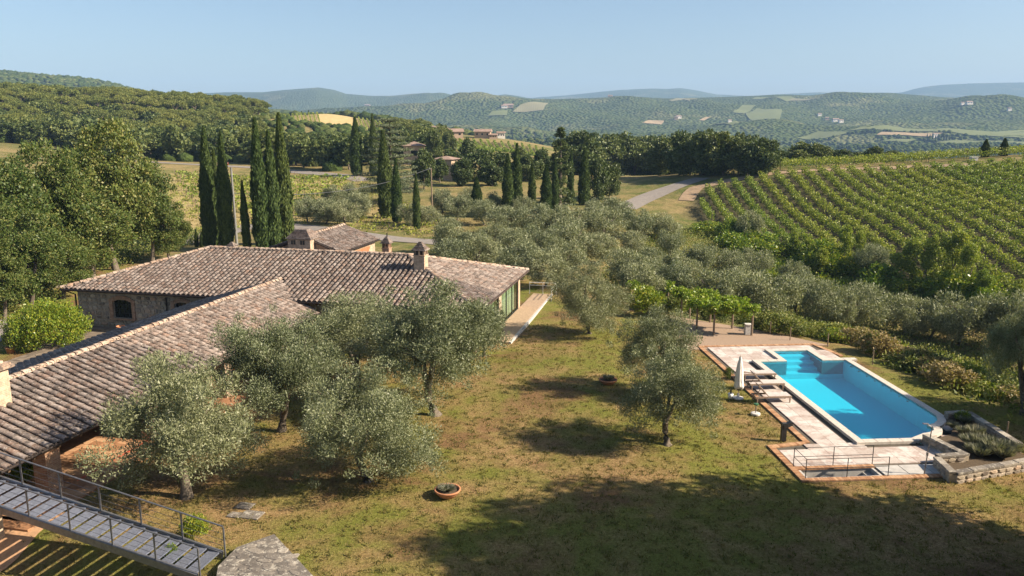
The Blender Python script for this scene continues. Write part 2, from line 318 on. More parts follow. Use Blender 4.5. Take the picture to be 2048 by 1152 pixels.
#PART2
# ------------------------------------------------------------------ the lie of the land
C3 = [(-60, 20, .3), (-60, 60, .3), (-30, 20, .3), (-30, 75, .3), (0, 20, .3), (0, 72, .2), (15, 20, 0), (25, 35, 0), (35, 20, 0), (30, 8, 0), (-30, 0, .3), (60, 15, -1), (-90, 40, 1.5), (-80, 80, 1.5),
      (3, 95, -.8), (10, 85, -1.5), (20, 80, -3), (30, 75, -5), (28, 95, -5), (40, 90, -8), (25, 120, -1.5), (20, 120, -.5), (45, 92, -8.5), (60, 80, -9.5), (80, 70, -9), (32, 60, -3), (40, 55, -4), (50, 45, -4), (45, 70, -8),
      (33, 140, -.3), (43, 118, -3.3), (62, 95, -5.2), (41.5, 156, 4.4), (55, 152.6, 5.7), (82, 141, 7.5), (60, 125, .7), (90, 110, 2.1), (110, 130, 9.4), (75, 95, -3.3), (70, 138, 4.9), (50, 135, 1.2),
      (45, 172, 5), (60, 172, 6), (90, 165, 8), (100, 200, 2), (60, 215, 0), (60, 260, -12), (130, 200, 5), (120, 300, -25), (140, 130, 11), (200, 140, 10), (350, 150, 8), (300, 300, -20), (200, 400, -35), (250, 600, -45), (100, 700, -40), (0, 720, -15),
      (-300, 700, 22), (-150, 660, 12), (-250, 150, 14), (-160, 120, 6), (-500, 400, 34), (-500, 700, 40), (500, 400, -40), (500, 700, -50)]
for q in [(600, 480, 100), (870, 490, 100), (450, 470, 110), (830, 480, 105), (650, 420, 135), (500, 350, 190), (340, 330, 200), (700, 350, 185), (120, 335, 180), (20, 290, 235), (1000, 430, 130), (1250, 400, 150), (1390, 360, 165),
          (1300, 352, 190), (1450, 345, 200), (1150, 350, 200), (850, 330, 210), (900, 310, 290), (1050, 310, 290), (1000, 278, 420), (880, 280, 400), (300, 318, 235), (0, 200, 480), (250, 212, 440), (430, 224, 420), (560, 243, 400), (200, 285, 310), (600, 288, 330), (750, 296, 310),
          (650, 228, 600), (700, 262, 500), (560, 240, 600), (780, 250, 600), (850, 262, 600), (1000, 279, 560)]:
    C3.append(at_y(*q))
C3 = np.array(C3, dtype=float); SC = 200.
for c_ in C3:      # vineyard hill
    if c_[0] > 40 and 128 < c_[1] < 148: c_[2] -= 1.5
    elif c_[0] > 40 and 148 <= c_[1] < 158: c_[2] -= .7
    elif c_[0] > 40 and 158 <= c_[1] < 180: c_[2] += .5
def _k(d2): return np.where(d2 > 0, d2 * np.log(np.maximum(d2, 1e-12)) * .5, 0)
_p = C3[:, :2] / SC; _n = len(_p)
_A = np.zeros((_n + 3, _n + 3)); _A[:_n, :_n] = _k(((_p[:, None] - _p[None]) ** 2).sum(-1)) + np.eye(_n) * 1e-4
_A[:_n, _n:] = np.c_[np.ones(_n), _p]; _A[_n:, :_n] = _A[:_n, _n:].T
_w = np.linalg.solve(_A, np.r_[C3[:, 2], 0, 0, 0])
PLAT = [(-75, 4), (-75, 70), (-45, 84), (-18, 84), (2, 76), (9, 67)] + [tuple(at_z(*q)[:2]) for q in ((1260, 612), (1330, 640), (1520, 668), (1660, 690), (1760, 740), (1900, 800), (2040, 845))] + [(33, 30), (45, 20), (45, 4)]
def poly_sd(X, Y, poly):
    """signed distance, negative inside"""
    P = np.array(poly); d = np.full(X.shape, 1e9); ins = np.zeros(X.shape, bool)
    for (x0, y0), (x1, y1) in zip(P, np.roll(P, -1, 0)):
        ex, ey = x1 - x0, y1 - y0; wx, wy = X - x0, Y - y0
        tt = np.clip((wx * ex + wy * ey) / (ex * ex + ey * ey), 0, 1); d = np.minimum(d, (wx - ex * tt) ** 2 + (wy - ey * tt) ** 2)
        c = (y0 > Y) != (y1 > Y); ins ^= c & (X < (x1 - x0) * (Y - y0) / (y1 - y0 + 1e-12) + x0)
    return np.where(ins, -1, 1) * np.sqrt(d)
def sstep(a, b, x): t_ = np.clip((x - a) / (b - a), 0, 1); return t_ * t_ * (3 - 2 * t_)
def hv(X, Y):
    X = np.asarray(X, float); Y = np.asarray(Y, float); sh = X.shape; x = X.ravel() / SC; y = Y.ravel() / SC
    z = np.full(x.shape, _w[_n]) + _w[_n + 1] * x + _w[_n + 2] * y
    for i in range(_n): z = z + _w[i] * _k((x - _p[i, 0]) ** 2 + (y - _p[i, 1]) ** 2)
    z = z.reshape(sh); sd_ = poly_sd(X, Y, PLAT)
    pad = .3 * (1 - sstep(5, 12.5, X)) + .1 * np.sin(X * .33 + 1) * np.cos(Y * .27) * sstep(24, 30, Y) * sstep(-10, 0, X) * (1 - sstep(6, 12, X)) - .04 - .62 * (1 - sstep(-13, -9.5, X)) * (1 - sstep(25.5, 27.5, Y + .22 * (X + 17)))
    m = 1 - sstep(0., 7, sd_); return z * (1 - m) + pad * m
def h(x, y): return float(hv(np.array([x]), np.array([y]))[0])
_T = np.geomspace(15, 760, 420)
def G(px, py, dz=0.):
    """the point of the ground under a pixel of the photograph"""
    d = ray(px, py); s = _T / d[1]; X = d[0] * s; Z = CAM_Z + d[2] * s; D = Z - hv(X, _T)
    i = int(np.argmax(D < 0)) if (D < 0).any() else len(_T) - 1
    if i > 0 and D[i] < 0:
        f = D[i - 1] / (D[i - 1] - D[i]); Y = _T[i - 1] + (_T[i] - _T[i - 1]) * f
    else: Y = _T[i]
    x = d[0] * Y / d[1]; return Vector((x, Y, h(x, Y) + dz))
def W(u, v, z=0.): return Vector((math.cos(YAW) * u + math.sin(YAW) * v, -math.sin(YAW) * u + math.cos(YAW) * v, z))
def Q(u, v, z=0.): return Vector((math.cos(PYAW) * u + math.sin(PYAW) * v, -math.sin(PYAW) * u + math.cos(PYAW) * v, z))
UX, UY, UZ = W(1, 0), W(0, 1), Vector((0, 0, 1)); HA = (UX, UY, UZ); QX, QY = Q(1, 0), Q(0, 1); PA = (QX, QY, UZ)
DECK = [(16.62, 52.45), (24.98, 52.45), (26.0, 48.9), (26.0, 37.4), (25.2, 34.6), (22.2, 31.2), (14.7, 31.0), (14.7, 34.95), (16.62, 35.5)]
DECKW = [tuple(Q(*q)[:2]) for q in DECK]

az = np.radians(np.linspace(-78, 78, 300)); rr = np.geomspace(7, 800, 300)
Xg = np.sin(az)[None] * rr[:, None]; Yg = np.cos(az)[None] * rr[:, None]; Zg = hv(Xg, Yg)
na, nr = len(az), len(rr); idx = np.arange(na * nr).reshape(nr, na)
F = np.stack([idx[:-1, :-1], idx[:-1, 1:], idx[1:, 1:], idx[1:, :-1]], -1).reshape(-1, 4)
V = np.stack([Xg, Yg, Zg], -1).reshape(-1, 3)
stw = poly_sd(V[:, 0], V[:, 1], [tuple(Q(*q)[:2]) for q in ((15.3, 31.55), (18.4, 31.55), (18.4, 32.3), (15.3, 32.3))]); V[stw < .05, 2] -= 3.5
cen = V[F].mean(1)
F = F[poly_sd(cen[:, 0], cen[:, 1], DECKW) > -.75]
me = new_mesh('ground', V, F, True); ground = bpy.data.objects.new('ground', me); col.objects.link(ground); me.materials.append(M['terrain'])
VINEY = [(30.5, 138)] + [tuple(G(1398, 386)[:2])] + [tuple(at_y(c_, 0, Y_)[:2]) for c_, Y_ in ((1430, 154.5), (1540, 156.8), (1680, 156.3), (1850, 152.8), (1990, 148.3))] + [(112, 143), (150, 135), (150, 80), (78, 82), (62, 90), (45, 110)]
YEL = [tuple(at_y(*q)[:2]) for q in ((575, 232, 600), (640, 222, 620), (720, 240, 600), (750, 262, 440), (640, 262, 415), (580, 248, 430))]
MEADOW = [tuple(G(*q)[:2]) for q in ((330, 348), (700, 362), (760, 400), (700, 455), (560, 445), (380, 465), (300, 420))]
x, y = V[:, 0], V[:, 1]
for nm, val in (('lawn', 1 - sstep(-1, 4, poly_sd(x, y, PLAT))), ('soil', 1 - sstep(-1, 2, poly_sd(x, y, VINEY))), ('gold', np.maximum(1 - sstep(-10, 10, poly_sd(x, y, YEL)), .55 * (1 - sstep(-4, 6, poly_sd(x, y, MEADOW)))))):
    a = me.attributes.new(nm, 'FLOAT', 'POINT'); a.data.foreach_set('value', val.astype(np.float32))
tag(ground, 'lawn and rolling ground of dry grass round the farmhouse', kind='structure')

# far hills: strips over bearing (given by pixel column) and distance
def interp(x, pts): return np.interp(x, [p[0] for p in pts], [p[1] for p in pts])
HILLS = {}
def fbm(X, Y, sc, seed, oct=4):
    out = np.zeros(X.shape); amp = 1.
    flat = np.stack([X.ravel() / sc + seed * 17.3, Y.ravel() / sc - seed * 5.1], -1)
    for o in range(oct):
        out += amp * np.array([mnoise.noise((float(a), float(b), seed + o)) for a, b in flat]).reshape(X.shape); flat = flat * 2.03; amp *= .5
    return out
def hill(name, sky, prof, D, c0, c1, nc, nd, amp, sc, seed, label):
    """sky: skyline in pixels; prof: (fraction of D, share of ridge height above base z)"""
    cs = np.linspace(c0, c1, nc); D0 = prof[0][0]; ds = np.concatenate([np.geomspace(D0, D, nd), [D * 1.06, D * 1.2]])
    ridge = CAM_Z + (250 - interp(cs, sky)) / FPX * D
    bx = (cs - 1024) / FPX
    X = bx[None] * ds[:, None]; Y = np.repeat(ds[:, None], nc, 1)
    lo = np.array([np.interp(d, [p[0] for p in prof], [p[1] for p in prof]) for d in ds]); fr = np.array([np.interp(d, [p[0] for p in prof], [p[2] for p in prof]) for d in ds])
    Z = lo[:, None] * (1 - fr[:, None]) + ridge[None] * fr[:, None]
    nz = fbm(X, Y, sc, seed); Z += nz * amp * (np.clip((1 - fr) * 3, .0, 1) * np.clip((ds - D0) / (D0 * .3), 0, 1))[:, None]
    Z[-2] -= (D * .02); Z[-1] -= D * .06
    n1, n2 = Z.shape; idx = np.arange(n1 * n2).reshape(n1, n2)
    F = np.stack([idx[:-1, :-1], idx[:-1, 1:], idx[1:, 1:], idx[1:, :-1]], -1).reshape(-1, 4)
    ob = bpy.data.objects.new(name, new_mesh(name, np.stack([X, Y, Z], -1).reshape(-1, 3), F, True)); col.objects.link(ob)
    ob.data.materials.append(M['far_wood']); tag(ob, label, kind='structure'); HILLS[name] = (cs, ds, Z); return ob
sk2 = [(-400, 215), (700, 222), (850, 214), (1000, 205), (1082, 201), (1205, 197), (1256, 195), (1327, 199), (1440, 196), (1512, 193), (1542, 191), (1600, 193), (1660, 188), (1757, 188), (1819, 193), (1870, 197), (2048, 201), (2500, 200)]
hill('valley_hill', sk2, [(640, -60, 0), (900, -40, 0), (1200, -24, 0), (1600, -8, .02), (2000, 8, .18), (2500, 20, .6), (3000, 20, 1)], 3000, -300, 2500, 260, 110, 48, 520, 3, 'wooded hill across the valley with scattered fields')
sk1 = [(-400, 175), (0, 180), (400, 190), (470, 187), (540, 187), (590, 182), (620, 180), (650, 178), (680, 183), (700, 190), (750, 194), (790, 194), (830, 190), (860, 188), (890, 191), (920, 199), (970, 200), (990, 194), (1010, 191), (1035, 194), (1060, 199), (1200, 205), (2500, 215)]
hill('middle_range', sk1, [(2600, 0, 0), (3400, 20, .25), (4600, 40, 1)], 4600, -300, 1500, 170, 50, 45, 700, 5, 'blue wooded range on the skyline behind the cypresses')
sk3 = [(-300, 200), (1000, 205), (1070, 197), (1130, 193), (1180, 188), (1230, 183), (1270, 181), (1300, 180), (1325, 181), (1350, 179), (1385, 184), (1420, 191), (1500, 195), (1560, 190), (1620, 187), (1700, 190), (1780, 188), (1805, 181), (1830, 176), (1860, 173), (1930, 170), (2048, 168), (2500, 160)]
hill('distant_range', sk3, [(4800, 0, 0), (5400, 40, .4), (6600, 50, 1)], 6600, 800, 2500, 170, 30, 60, 1200, 8, 'far pale blue mountain range on the right skyline')
sk5 = [(-500, 110), (0, 146), (40, 149), (80, 153), (120, 156), (150, 158), (185, 161), (220, 166), (260, 175), (290, 184), (400, 205), (700, 240)]
hill('left_hill', sk5, [(760, 10, 0), (1100, 20, .3), (1700, 30, 1)], 1700, -500, 700, 150, 50, 14, 260, 11, 'wooded hill sloping down from the left edge')
def hill_at(name, px, py):
    cs, ds, Z = HILLS[name]; zc = np.array([np.interp(px, cs, Z[i]) for i in range(len(ds))])
    zr = CAM_Z + (250 - py) / FPX * ds; i = int(np.argmax(zc >= zr)) or len(ds) - 3
    f = 0 if i == 0 else (zr[i - 1] - zc[i - 1]) / ((zr[i - 1] - zc[i - 1]) - (zr[i] - zc[i]) + 1e-9); f = min(max(f, 0), 1)
    d = ds[i - 1] + (ds[i] - ds[i - 1]) * f; z = np.interp(d, ds, zc); return Vector(((px - 1024) / FPX * d, d, z))
def hill_z(name, X, Y):
    cs, ds, Z = HILLS[name]; c = X / Y * FPX + 1024
    i = np.clip(np.searchsorted(ds, Y) - 1, 0, len(ds) - 2); j = np.clip(((c - cs[0]) / (cs[1] - cs[0])).astype(int), 0, len(cs) - 2)
    fi = np.clip((Y - ds[i]) / (ds[i + 1] - ds[i]), 0, 1); fj = np.clip((c - cs[j]) / (cs[1] - cs[0]), 0, 1)
    return (Z[i, j] * (1 - fj) + Z[i, j + 1] * fj) * (1 - fi) + (Z[i + 1, j] * (1 - fj) + Z[i + 1, j + 1] * fj) * fi
def drape(name, poly, mat, label, hn='valley_hill', n=10, lift=1.5):
    """a field laid on a hill: quad of four ground corners, subdivided"""
    p = [hill_at(hn, *q) for q in poly]; mb = MB(); vs = []
    for i in range(n + 1):
        for j in range(n + 1):
            a, b = i / n, j / n; q = p[0] * (1 - a) * (1 - b) + p[1] * a * (1 - b) + p[2] * a * b + p[3] * (1 - a) * b
            vs.append((q.x, q.y, float(hill_z(hn, np.array([q.x]), np.array([q.y]))[0]) + lift))
    mb.add(vs, [(i * (n + 1) + j, (i + 1) * (n + 1) + j, (i + 1) * (n + 1) + j + 1, i * (n + 1) + j + 1) for i in range(n) for j in range(n)])
    ob = mb.build(name, M[mat], None, True); tag(ob, label, kind='structure'); FIELDS.append([(q.x, q.y) for q in p]); return ob
FIELDS = []
for k, (pl, mt, lb) in enumerate([
    ([(1480, 228), (1502, 218), (1552, 221), (1540, 238)], 'field_vine', 'pale green vineyard patch on the far hill'),
    ([(1455, 226), (1474, 212), (1500, 213), (1478, 229)], 'field_vine', 'green plot beside the pale vineyard patch'),
    ([(1278, 246), (1290, 241), (1322, 242), (1312, 249)], 'field_tan', 'small tan field on the far hill'),
    ([(1390, 241), (1404, 235), (1414, 235), (1400, 242)], 'field_tan', 'narrow tan clearing on the far hill'),
    ([(1490, 201), (1500, 197), (1575, 199), (1560, 206)], 'field_vine', 'green field near the far hill crest'),
    ([(1560, 203), (1570, 199), (1625, 197), (1600, 203)], 'field_olive', 'olive plot near the far hill crest'),
    ([(975, 233), (985, 224), (1016, 222), (1014, 232)], 'field_vine', 'vineyard below the far hamlet'),
    ([(1025, 225), (1040, 212), (1095, 208), (1085, 222)], 'field_olive', 'stony olive terraces beside the far hamlet'),
    ([(1680, 262), (1720, 252), (2100, 262), (2100, 280)], 'field_vine', 'broad pale green vineyard on the valley floor'),
    ([(1740, 270), (1750, 264), (1870, 266), (1850, 273)], 'field_tan', 'tan ploughed strip in the valley vineyards'),
    ([(1585, 275), (1625, 263), (1690, 264), (1640, 276)], 'field_vine', 'green valley field left of the broad vineyard'),
    ([(1850, 287), (1900, 280), (2100, 284), (2100, 295)], 'field_vine', 'green valley field at the right edge'),
    ([(1750, 282), (1770, 278), (1820, 279), (1800, 284)], 'field_vine', 'small meadow by the far cypress row'),
    ([(1420, 249), (1435, 243), (1475, 245), (1455, 251)], 'field_vine', 'faint green clearing on the far hill'),
    ([(1330, 203), (1345, 199), (1385, 200), (1370, 205)], 'field_olive', 'pale ridge-top olive plot')]):
    drape('field', pl, mt, lb)

# crowns of the far woods that read as one mass
def blob(seed, n=0):
    import bmesh
    bm = bmesh.new(); bmesh.ops.create_icosphere(bm, subdivisions=1, radius=1.); r_ = random.Random(seed)
    for v in bm.verts: v.co *= r_.uniform(.75, 1.15); v.co.z *= .8
    V = np.array([v.co[:] for v in bm.verts]); F = np.array([[v.index for v in f.verts] for f in bm.faces]); bm.free(); return V, F
BL = [blob(i) for i in range(6)]
def crowns(name, P, S, mat, label):
    Vs, Fs, o = [], [], 0
    for k in range(len(P)):
        v, f = BL[k % 6]; a = rng.uniform(0, 6.28); c, s = math.cos(a), math.sin(a)
        vv = np.stack([v[:, 0] * c - v[:, 1] * s, v[:, 0] * s + v[:, 1] * c, v[:, 2]], -1) * S[k] + P[k]; Vs.append(vv); Fs.append(f + o); o += len(v)
    ob = bpy.data.objects.new(name, new_mesh(name, np.concatenate(Vs), np.concatenate(Fs))); col.objects.link(ob); ob.data.materials.append(M[mat])
    return tag(ob, label, 'wood', kind='stuff')
t = NT('crown_mass'); r = t.rnd(); n = t.noise(.6, 4, .7); t.color(t.mix(1., t.ramp(r, [(0, (.035, .055, .016)), (.5, (.06, .085, .024)), (1, (.1, .115, .04))]), t.ramp(n, [(.3, .5), (.7, 1.4)]), 'MULTIPLY')).rough(1.); t.b.inputs['Specular IOR Level'].default_value = 0; t.bump(n, 1., 1.5); M['crown_mass'] = t.m
N = 13000; c = rng.uniform(780, 2120, N); Y = np.exp(rng.uniform(math.log(690), math.log(1600), N)); X = (c - 1024) / FPX * Y
ok = np.ones(N, bool)
for fl in FIELDS: ok &= poly_sd(X, Y, fl) > 4
ok &= fbm(X, Y, 160, 2, 2) > -.32; X, Y = X[ok], Y[ok]; S = rng.uniform(3., 5.2, len(X))
crowns('far_wood', np.stack([X, Y, hill_z('valley_hill', X, Y) + 2], -1), S, 'crown_mass', 'dark woods covering the valley side beyond the vineyard')
N = 4500; c = rng.uniform(-60, 420, N); Y = np.exp(rng.uniform(math.log(900), math.log(1690), N)); X = (c - 1024) / FPX * Y
crowns('far_wood', np.stack([X, Y, hill_z('left_hill', X, Y) + 2], -1), rng.uniform(3.5, 6.5, N), 'crown_mass', 'bluish woods on the hill at the left edge')
# low ridge wood behind the yellow hill
N = 1500; c = rng.uniform(500, 1000, N); Y = rng.uniform(600, 780, N); X = (c - 1024) / FPX * Y; ok = (poly_sd(X, Y, YEL) > 6); X, Y = X[ok], Y[ok]
crowns('far_wood', np.stack([X, Y, hv(X, Y) + 3], -1), rng.uniform(3.5, 6, len(X)), 'crown_mass', 'dark wood on the ridge behind the golden field')

# roads and tracks draped on the ground
def road(name, pts, width, mat, label, lift=.07):
    P = [Vector(p) for p in pts]; Q_ = []
    for i in range(len(P) - 1):
        n = max(2, int((P[i + 1] - P[i]).length / 2.5))
        p0, p1, p2, p3 = P[max(i - 1, 0)], P[i], P[i + 1], P[min(i + 2, len(P) - 1)]
        for k in range(n):
            s = k / n; Q_.append(.5 * ((2 * p1) + (p2 - p0) * s + (2 * p0 - 5 * p1 + 4 * p2 - p3) * s * s + (3 * p1 - p0 - 3 * p2 + p3) * s ** 3))
    Q_.append(P[-1]); vs = []; fs = []; m = 5
    for i, p in enumerate(Q_):
        tn = (Q_[min(i + 1, len(Q_) - 1)] - Q_[max(i - 1, 0)]); tn.z = 0; tn.normalize(); sd_ = Vector((tn.y, -tn.x, 0)); w = width + .5 * mnoise.noise((i * .3, 0, width))
        for k in range(m):
            q = p + sd_ * w * (k / (m - 1) - .5); vs.append((q.x, q.y, h(q.x, q.y) + lift))
    for i in range(len(Q_) - 1):
        for k in range(m - 1): fs.append((i * m + k, i * m + k + 1, (i + 1) * m + k + 1, (i + 1) * m + k))
    mb = MB(); mb.add(vs, fs); o = mb.build(name, M[mat], None, True); return tag(o, label, kind='structure')
road('road', [G(*q) for q in ((1250, 416), (1290, 397), (1340, 377), (1375, 365), (1405, 356))], 4.2, 'asphalt', 'grey country road climbing past the dark wood')
road('road', [G(*q) for q in ((300, 498), (400, 478), (455, 462), (520, 452), (600, 455), (700, 468), (780, 478), (860, 484), (960, 494), (1040, 505))], 5.2, 'asphalt', 'grey lane behind the farmhouse and the cypresses')
road('road', [G(*q) for q in ((240, 320), (330, 326), (420, 331), (520, 336), (620, 346), (690, 353), (730, 362))], 4.6, 'asphalt', 'grey road along the foot of the wood')
road('track', [G(1372, 402), G(1388, 380)] + [Vector(at_y(c_, 0, Y_)) for c_, Y_ in ((1430, 157.5), (1540, 159.5), (1680, 159), (1850, 155.5), (1990, 151))], 2.8, 'dirt', 'sandy track along the top of the vineyard', .1)
#PART3
# ------------------------------------------------------------------ roofs
def tile_mesh(w0, w1, L, hgt, seed, n=6):
    """half-barrel tile: x across, y up the slope, z out of the roof; open below, with a lip at the lower end"""
    r_ = random.Random(seed); vs = []; fs = []
    for j, (y, w) in enumerate(((0, w0), (L, w1))):
        for i in range(n + 1):
            a = math.pi * i / n; vs.append((-math.cos(a) * w / 2 + r_.uniform(-.004, .004), y, math.sin(a) * hgt * (w / w0) + (0.028 if j == 0 else 0)))
    for i in range(n): fs.append((i, i + 1, n + 2 + i, n + 1 + i))
    o = len(vs)
    for i in range(n + 1):
        a = math.pi * i / n; vs.append((-math.cos(a) * (w0 / 2 - .022), .004, math.sin(a) * (hgt - .022) + .024))
    for i in range(n): fs.append((i + 1, i, o + i, o + i + 1))
    return np.array(vs, dtype=np.float32), fs
def shared_tiles(name, mat, w0, w1, L, hgt, k=8):
    out = []
    for s in range(k):
        v, f = tile_mesh(w0, w1, L, hgt, s); me = new_mesh(name, v, f); me.materials.append(M[mat]); out.append(me)
    return out
TV, TF = tile_mesh(.29, .22, .52, .115, 0); TILES = shared_tiles('roof_tile', 'roof_tile', .29, .22, .52, .115); RIDGE = shared_tiles('ridge_tile', 'ridge_tile', .4, .34, .5, .16)
CAMP = Vector((0, 0, CAM_Z))
def plane_tiles(O, e, s, inside, amax, bmax, dx=.385, dy=.42, seed=0):
    """O eave corner, e along the eave, s up the slope; returns tile matrices"""
    n = e.cross(s).normalized(); out = []; r_ = random.Random(seed)
    for i in range(int(amax / dx) + 1):
        a = (i + .5) * dx; wob = r_.uniform(-.012, .012)
        for j in range(int(bmax / dy) + 1):
            b = j * dy - .06
            if not inside(a, b + .2): continue
            p = O + e * (a + wob + r_.uniform(-.01, .01)) + s * (b + r_.uniform(-.012, .012)) + n * (.035 + r_.uniform(0, .012)); rz = r_.uniform(-.03, .03)
            ee = (e * math.cos(rz) + s * math.sin(rz)); ss = (s * math.cos(rz) - e * math.sin(rz)); out.append(frame(p, ee, ss, n))
    return out
def lay_tiles(roof, mats, vis, extra=(), limit=300):
    """vis: tiles in view; the largest ones become parts, the others one joined part"""
    key = [(m.translation - CAMP).length for m in mats]
    order = sorted(range(len(mats)), key=lambda i: key[i] if vis[i] else 1e6); r_ = random.Random(3)
    for i in order[:limit]: piece('roof_tile', TILES[r_.randrange(8)], mats[i], roof)
    rest = [mats[i] for i in order[limit:]] + list(extra)
    if rest:
        off = np.array(ROOT[root_of(roof).name]); Vs = []; fs = []; nv = len(TV); F0 = np.array(TF)
        for m in rest:
            a = np.array(m); Vs.append(TV @ a[:3, :3].T + a[:3, 3] - off)
        Fs = np.concatenate([F0 + k * nv for k in range(len(rest))])
        o = bpy.data.objects.new('tile_field', new_mesh('tile_field', np.concatenate(Vs), Fs)); col.objects.link(o); o.data.materials.append(M['roof_tile']); o.parent = roof; o['kind'] = 'stuff'
def ridge_line(roof, p, q, lift=.06):
    p, q = Vector(p), Vector(q); d = (q - p); L = d.length; d.normalize(); x = d.cross(UZ).normalized(); z = x.cross(d); n = max(1, int(L / .44)); r_ = random.Random(int(L * 100))
    for k in range(n): piece('ridge_tile', RIDGE[r_.randrange(8)], frame(p + d * (k * L / n) + z * (lift + r_.uniform(-.01, .012)) + x * r_.uniform(-.02, .02), x, d, z), roof)
def slope(O, e, s_pt):
    """unit vector up the slope from the eave line O+e towards a point"""
    v = s_pt - O; v = v - e * v.dot(e); return v.normalized(), v.length
def stones(parent, O, e, f, wid, hei, size, proud, mats, seed, holes=(), n_out=None):
    """rubble facing: irregular stones laid on the rectangle O + e*a + f*b, standing proud of the mortar"""
    r_ = random.Random(seed); n = n_out or e.cross(f).normalized(); b = 0.
    while b < hei - .05:
        rh = min(size * r_.uniform(.6, 1.25), hei - b); a = -r_.uniform(0, size)
        while a < wid:
            w = size * r_.uniform(.7, 2.); a0, a1 = max(a + .03, 0), min(a + w - .03, wid)
            if a1 - a0 > .08 and not any(h0 < (a0 + a1) / 2 < h1 and g0 < b + rh / 2 < g1 for h0, h1, g0, g1 in holes):
                c = O + e * ((a0 + a1) / 2) + f * (b + rh / 2) + n * (proud * .5 + r_.uniform(-.012, .02)); rz = r_.uniform(-.09, .09)
                ee = e * math.cos(rz) + f * math.sin(rz); ff = f * math.cos(rz) - e * math.sin(rz)
                piece('stone', STONES[r_.randrange(len(STONES))], frame(c, ee * (a1 - a0), ff * max(rh - .05, .06), n * (proud * 1.2)), parent)
            a += w
        b += rh
def stone_mesh(seed):
    r_ = random.Random(seed); k = 7; vs = []
    for z, s in ((-.5, 1.), (.2, 1.), (.5, .78)):
        r0 = random.Random(seed)
        for i in range(k):
            a = 2 * math.pi * i / k + r0.uniform(-.25, .25); c, s_ = math.cos(a), math.sin(a); m = max(abs(c), abs(s_)); q = .5 / m * r0.uniform(.86, 1.02) * (.72 + .28 * m)
            vs.append((c * q * s, s_ * q * s, z))
    fs = [(k * j + i, k * j + (i + 1) % k, k * (j + 1) + (i + 1) % k, k * (j + 1) + i) for j in range(2) for i in range(k)] + [tuple(range(2 * k, 3 * k))]
    me = new_mesh('stone', vs, fs); me.materials.append(M['stone']); return me
STONES = [stone_mesh(s) for s in range(12)]

# ------------------------------------------------------------------ the farmhouse
E_Z, R_Z = 3.28, 5.42; U0, U1, V0, V1 = -45.0, -13.3, 48.4, 63.4; VM = (V0 + V1) / 2; HL, HR = U0 + 7.5, U1 - 7.6
house = thing('farmhouse', 'long low stone farmhouse with hipped tile roof and glazed right end', 'house', W(-29, 56, .26))
roof = MB()
for pl in ([W(U0, V0, E_Z), W(U1, V0, E_Z), W(HR, VM, R_Z), W(HL, VM, R_Z)], [W(U1, V0, E_Z), W(U1, V1, E_Z), W(HR, VM, R_Z)], [W(U1, V1, E_Z), W(U0, V1, E_Z), W(HL, VM, R_Z), W(HR, VM, R_Z)], [W(U0, V1, E_Z), W(U0, V0, E_Z), W(HL, VM, R_Z)]): roof.quad(*pl)
roof.prism([W(U0, V0)[:2], W(U1, V0)[:2], W(U1, V1)[:2], W(U0, V1)[:2]], E_Z - .14, E_Z - .01)
roof = roof.build('roof', M['roof_bed'], house)
mats = []; vis = []; extra = []
e = UX; s, L = slope(W(U0, V0, E_Z), e, W(HL, VM, R_Z)); T = plane_tiles(W(U0, V0, E_Z), e, s, lambda a, b: b < L and a > b / L * 7.5 + .05 and a < 31.7 - b / L * 7.6 - .05 and not (a - 16.1) ** 2 < ((3.0 - b) * 2.35 / 2.95) ** 2 * (b < 2.95), 31.7, L, seed=1)
mats += T; vis += [True] * len(T)
e = UY; s, L2 = slope(W(U1, V0, E_Z), e, W(HR, VM, R_Z)); T = plane_tiles(W(U1, V0, E_Z), e, s, lambda a, b: b < L2 and a > b / L2 * 7.5 + .05 and a < 15. - b / L2 * 7.5 - .05, 15., L2, seed=2)
mats += T; vis += [True] * len(T)
e = -UX; s, L3 = slope(W(U1, V1, E_Z), e, W(HR, VM, R_Z)); extra += plane_tiles(W(U1, V1, E_Z), e, s, lambda a, b: b < L3 and a > b / L3 * 7.6 and a < 31.7 - b / L3 * 7.5, 31.7, L3, seed=3)
e = -UY; s, L4 = slope(W(U0, V1, E_Z), e, W(HL, VM, R_Z)); extra += plane_tiles(W(U0, V1, E_Z), e, s, lambda a, b: b < L4 and a > b / L4 * 7.5 and a < 15. - b / L4 * 7.5, 15., L4, seed=4)
lay_tiles(roof, mats, vis, extra)
for p, q in (((U0, V0, E_Z), (HL, VM, R_Z)), ((HL, VM, R_Z), (HR, VM, R_Z)), ((U1, V0, E_Z), (HR, VM, R_Z)), ((U1, V1, E_Z), (HR, VM, R_Z)), ((U0, V1, E_Z), (HL, VM, R_Z))): ridge_line(roof, W(*p), W(*q))
wv = V0 + .75; wl, wr = U0 + .7, U1 - .6
front = MB(); WZ0, WZ1 = .1, E_Z - .15
win = (-41.35, -39.75, 1.15, 2.5); door2 = (-36.2, -34.9, .2, 2.55)
def wall_holes(mb, u0, u1, v, th, z0, z1, holes):
    us = sorted({u0, u1, *[x for q in holes for x in q[:2]]})
    for a, b in zip(us[:-1], us[1:]):
        hq = [q for q in holes if q[0] <= a and q[1] >= b]
        segs = [(z0, z1)] if not hq else [(z0, hq[0][2]), (hq[0][3], z1)]
        for c, d in segs:
            if d - c > .02: mb.box(W((a + b) / 2, v + th / 2, (c + d) / 2), (b - a, th, d - c), HA)
wall_holes(front, wl, wr, wv, .45, WZ0, WZ1, [win, door2, (-21.5, -19.7, .3, 2.5), (-18.3, -16.5, .3, 2.5)])
front = front.build('wall', M['mortar'], house); front['label'] = 'shaded rubble stone front wall'
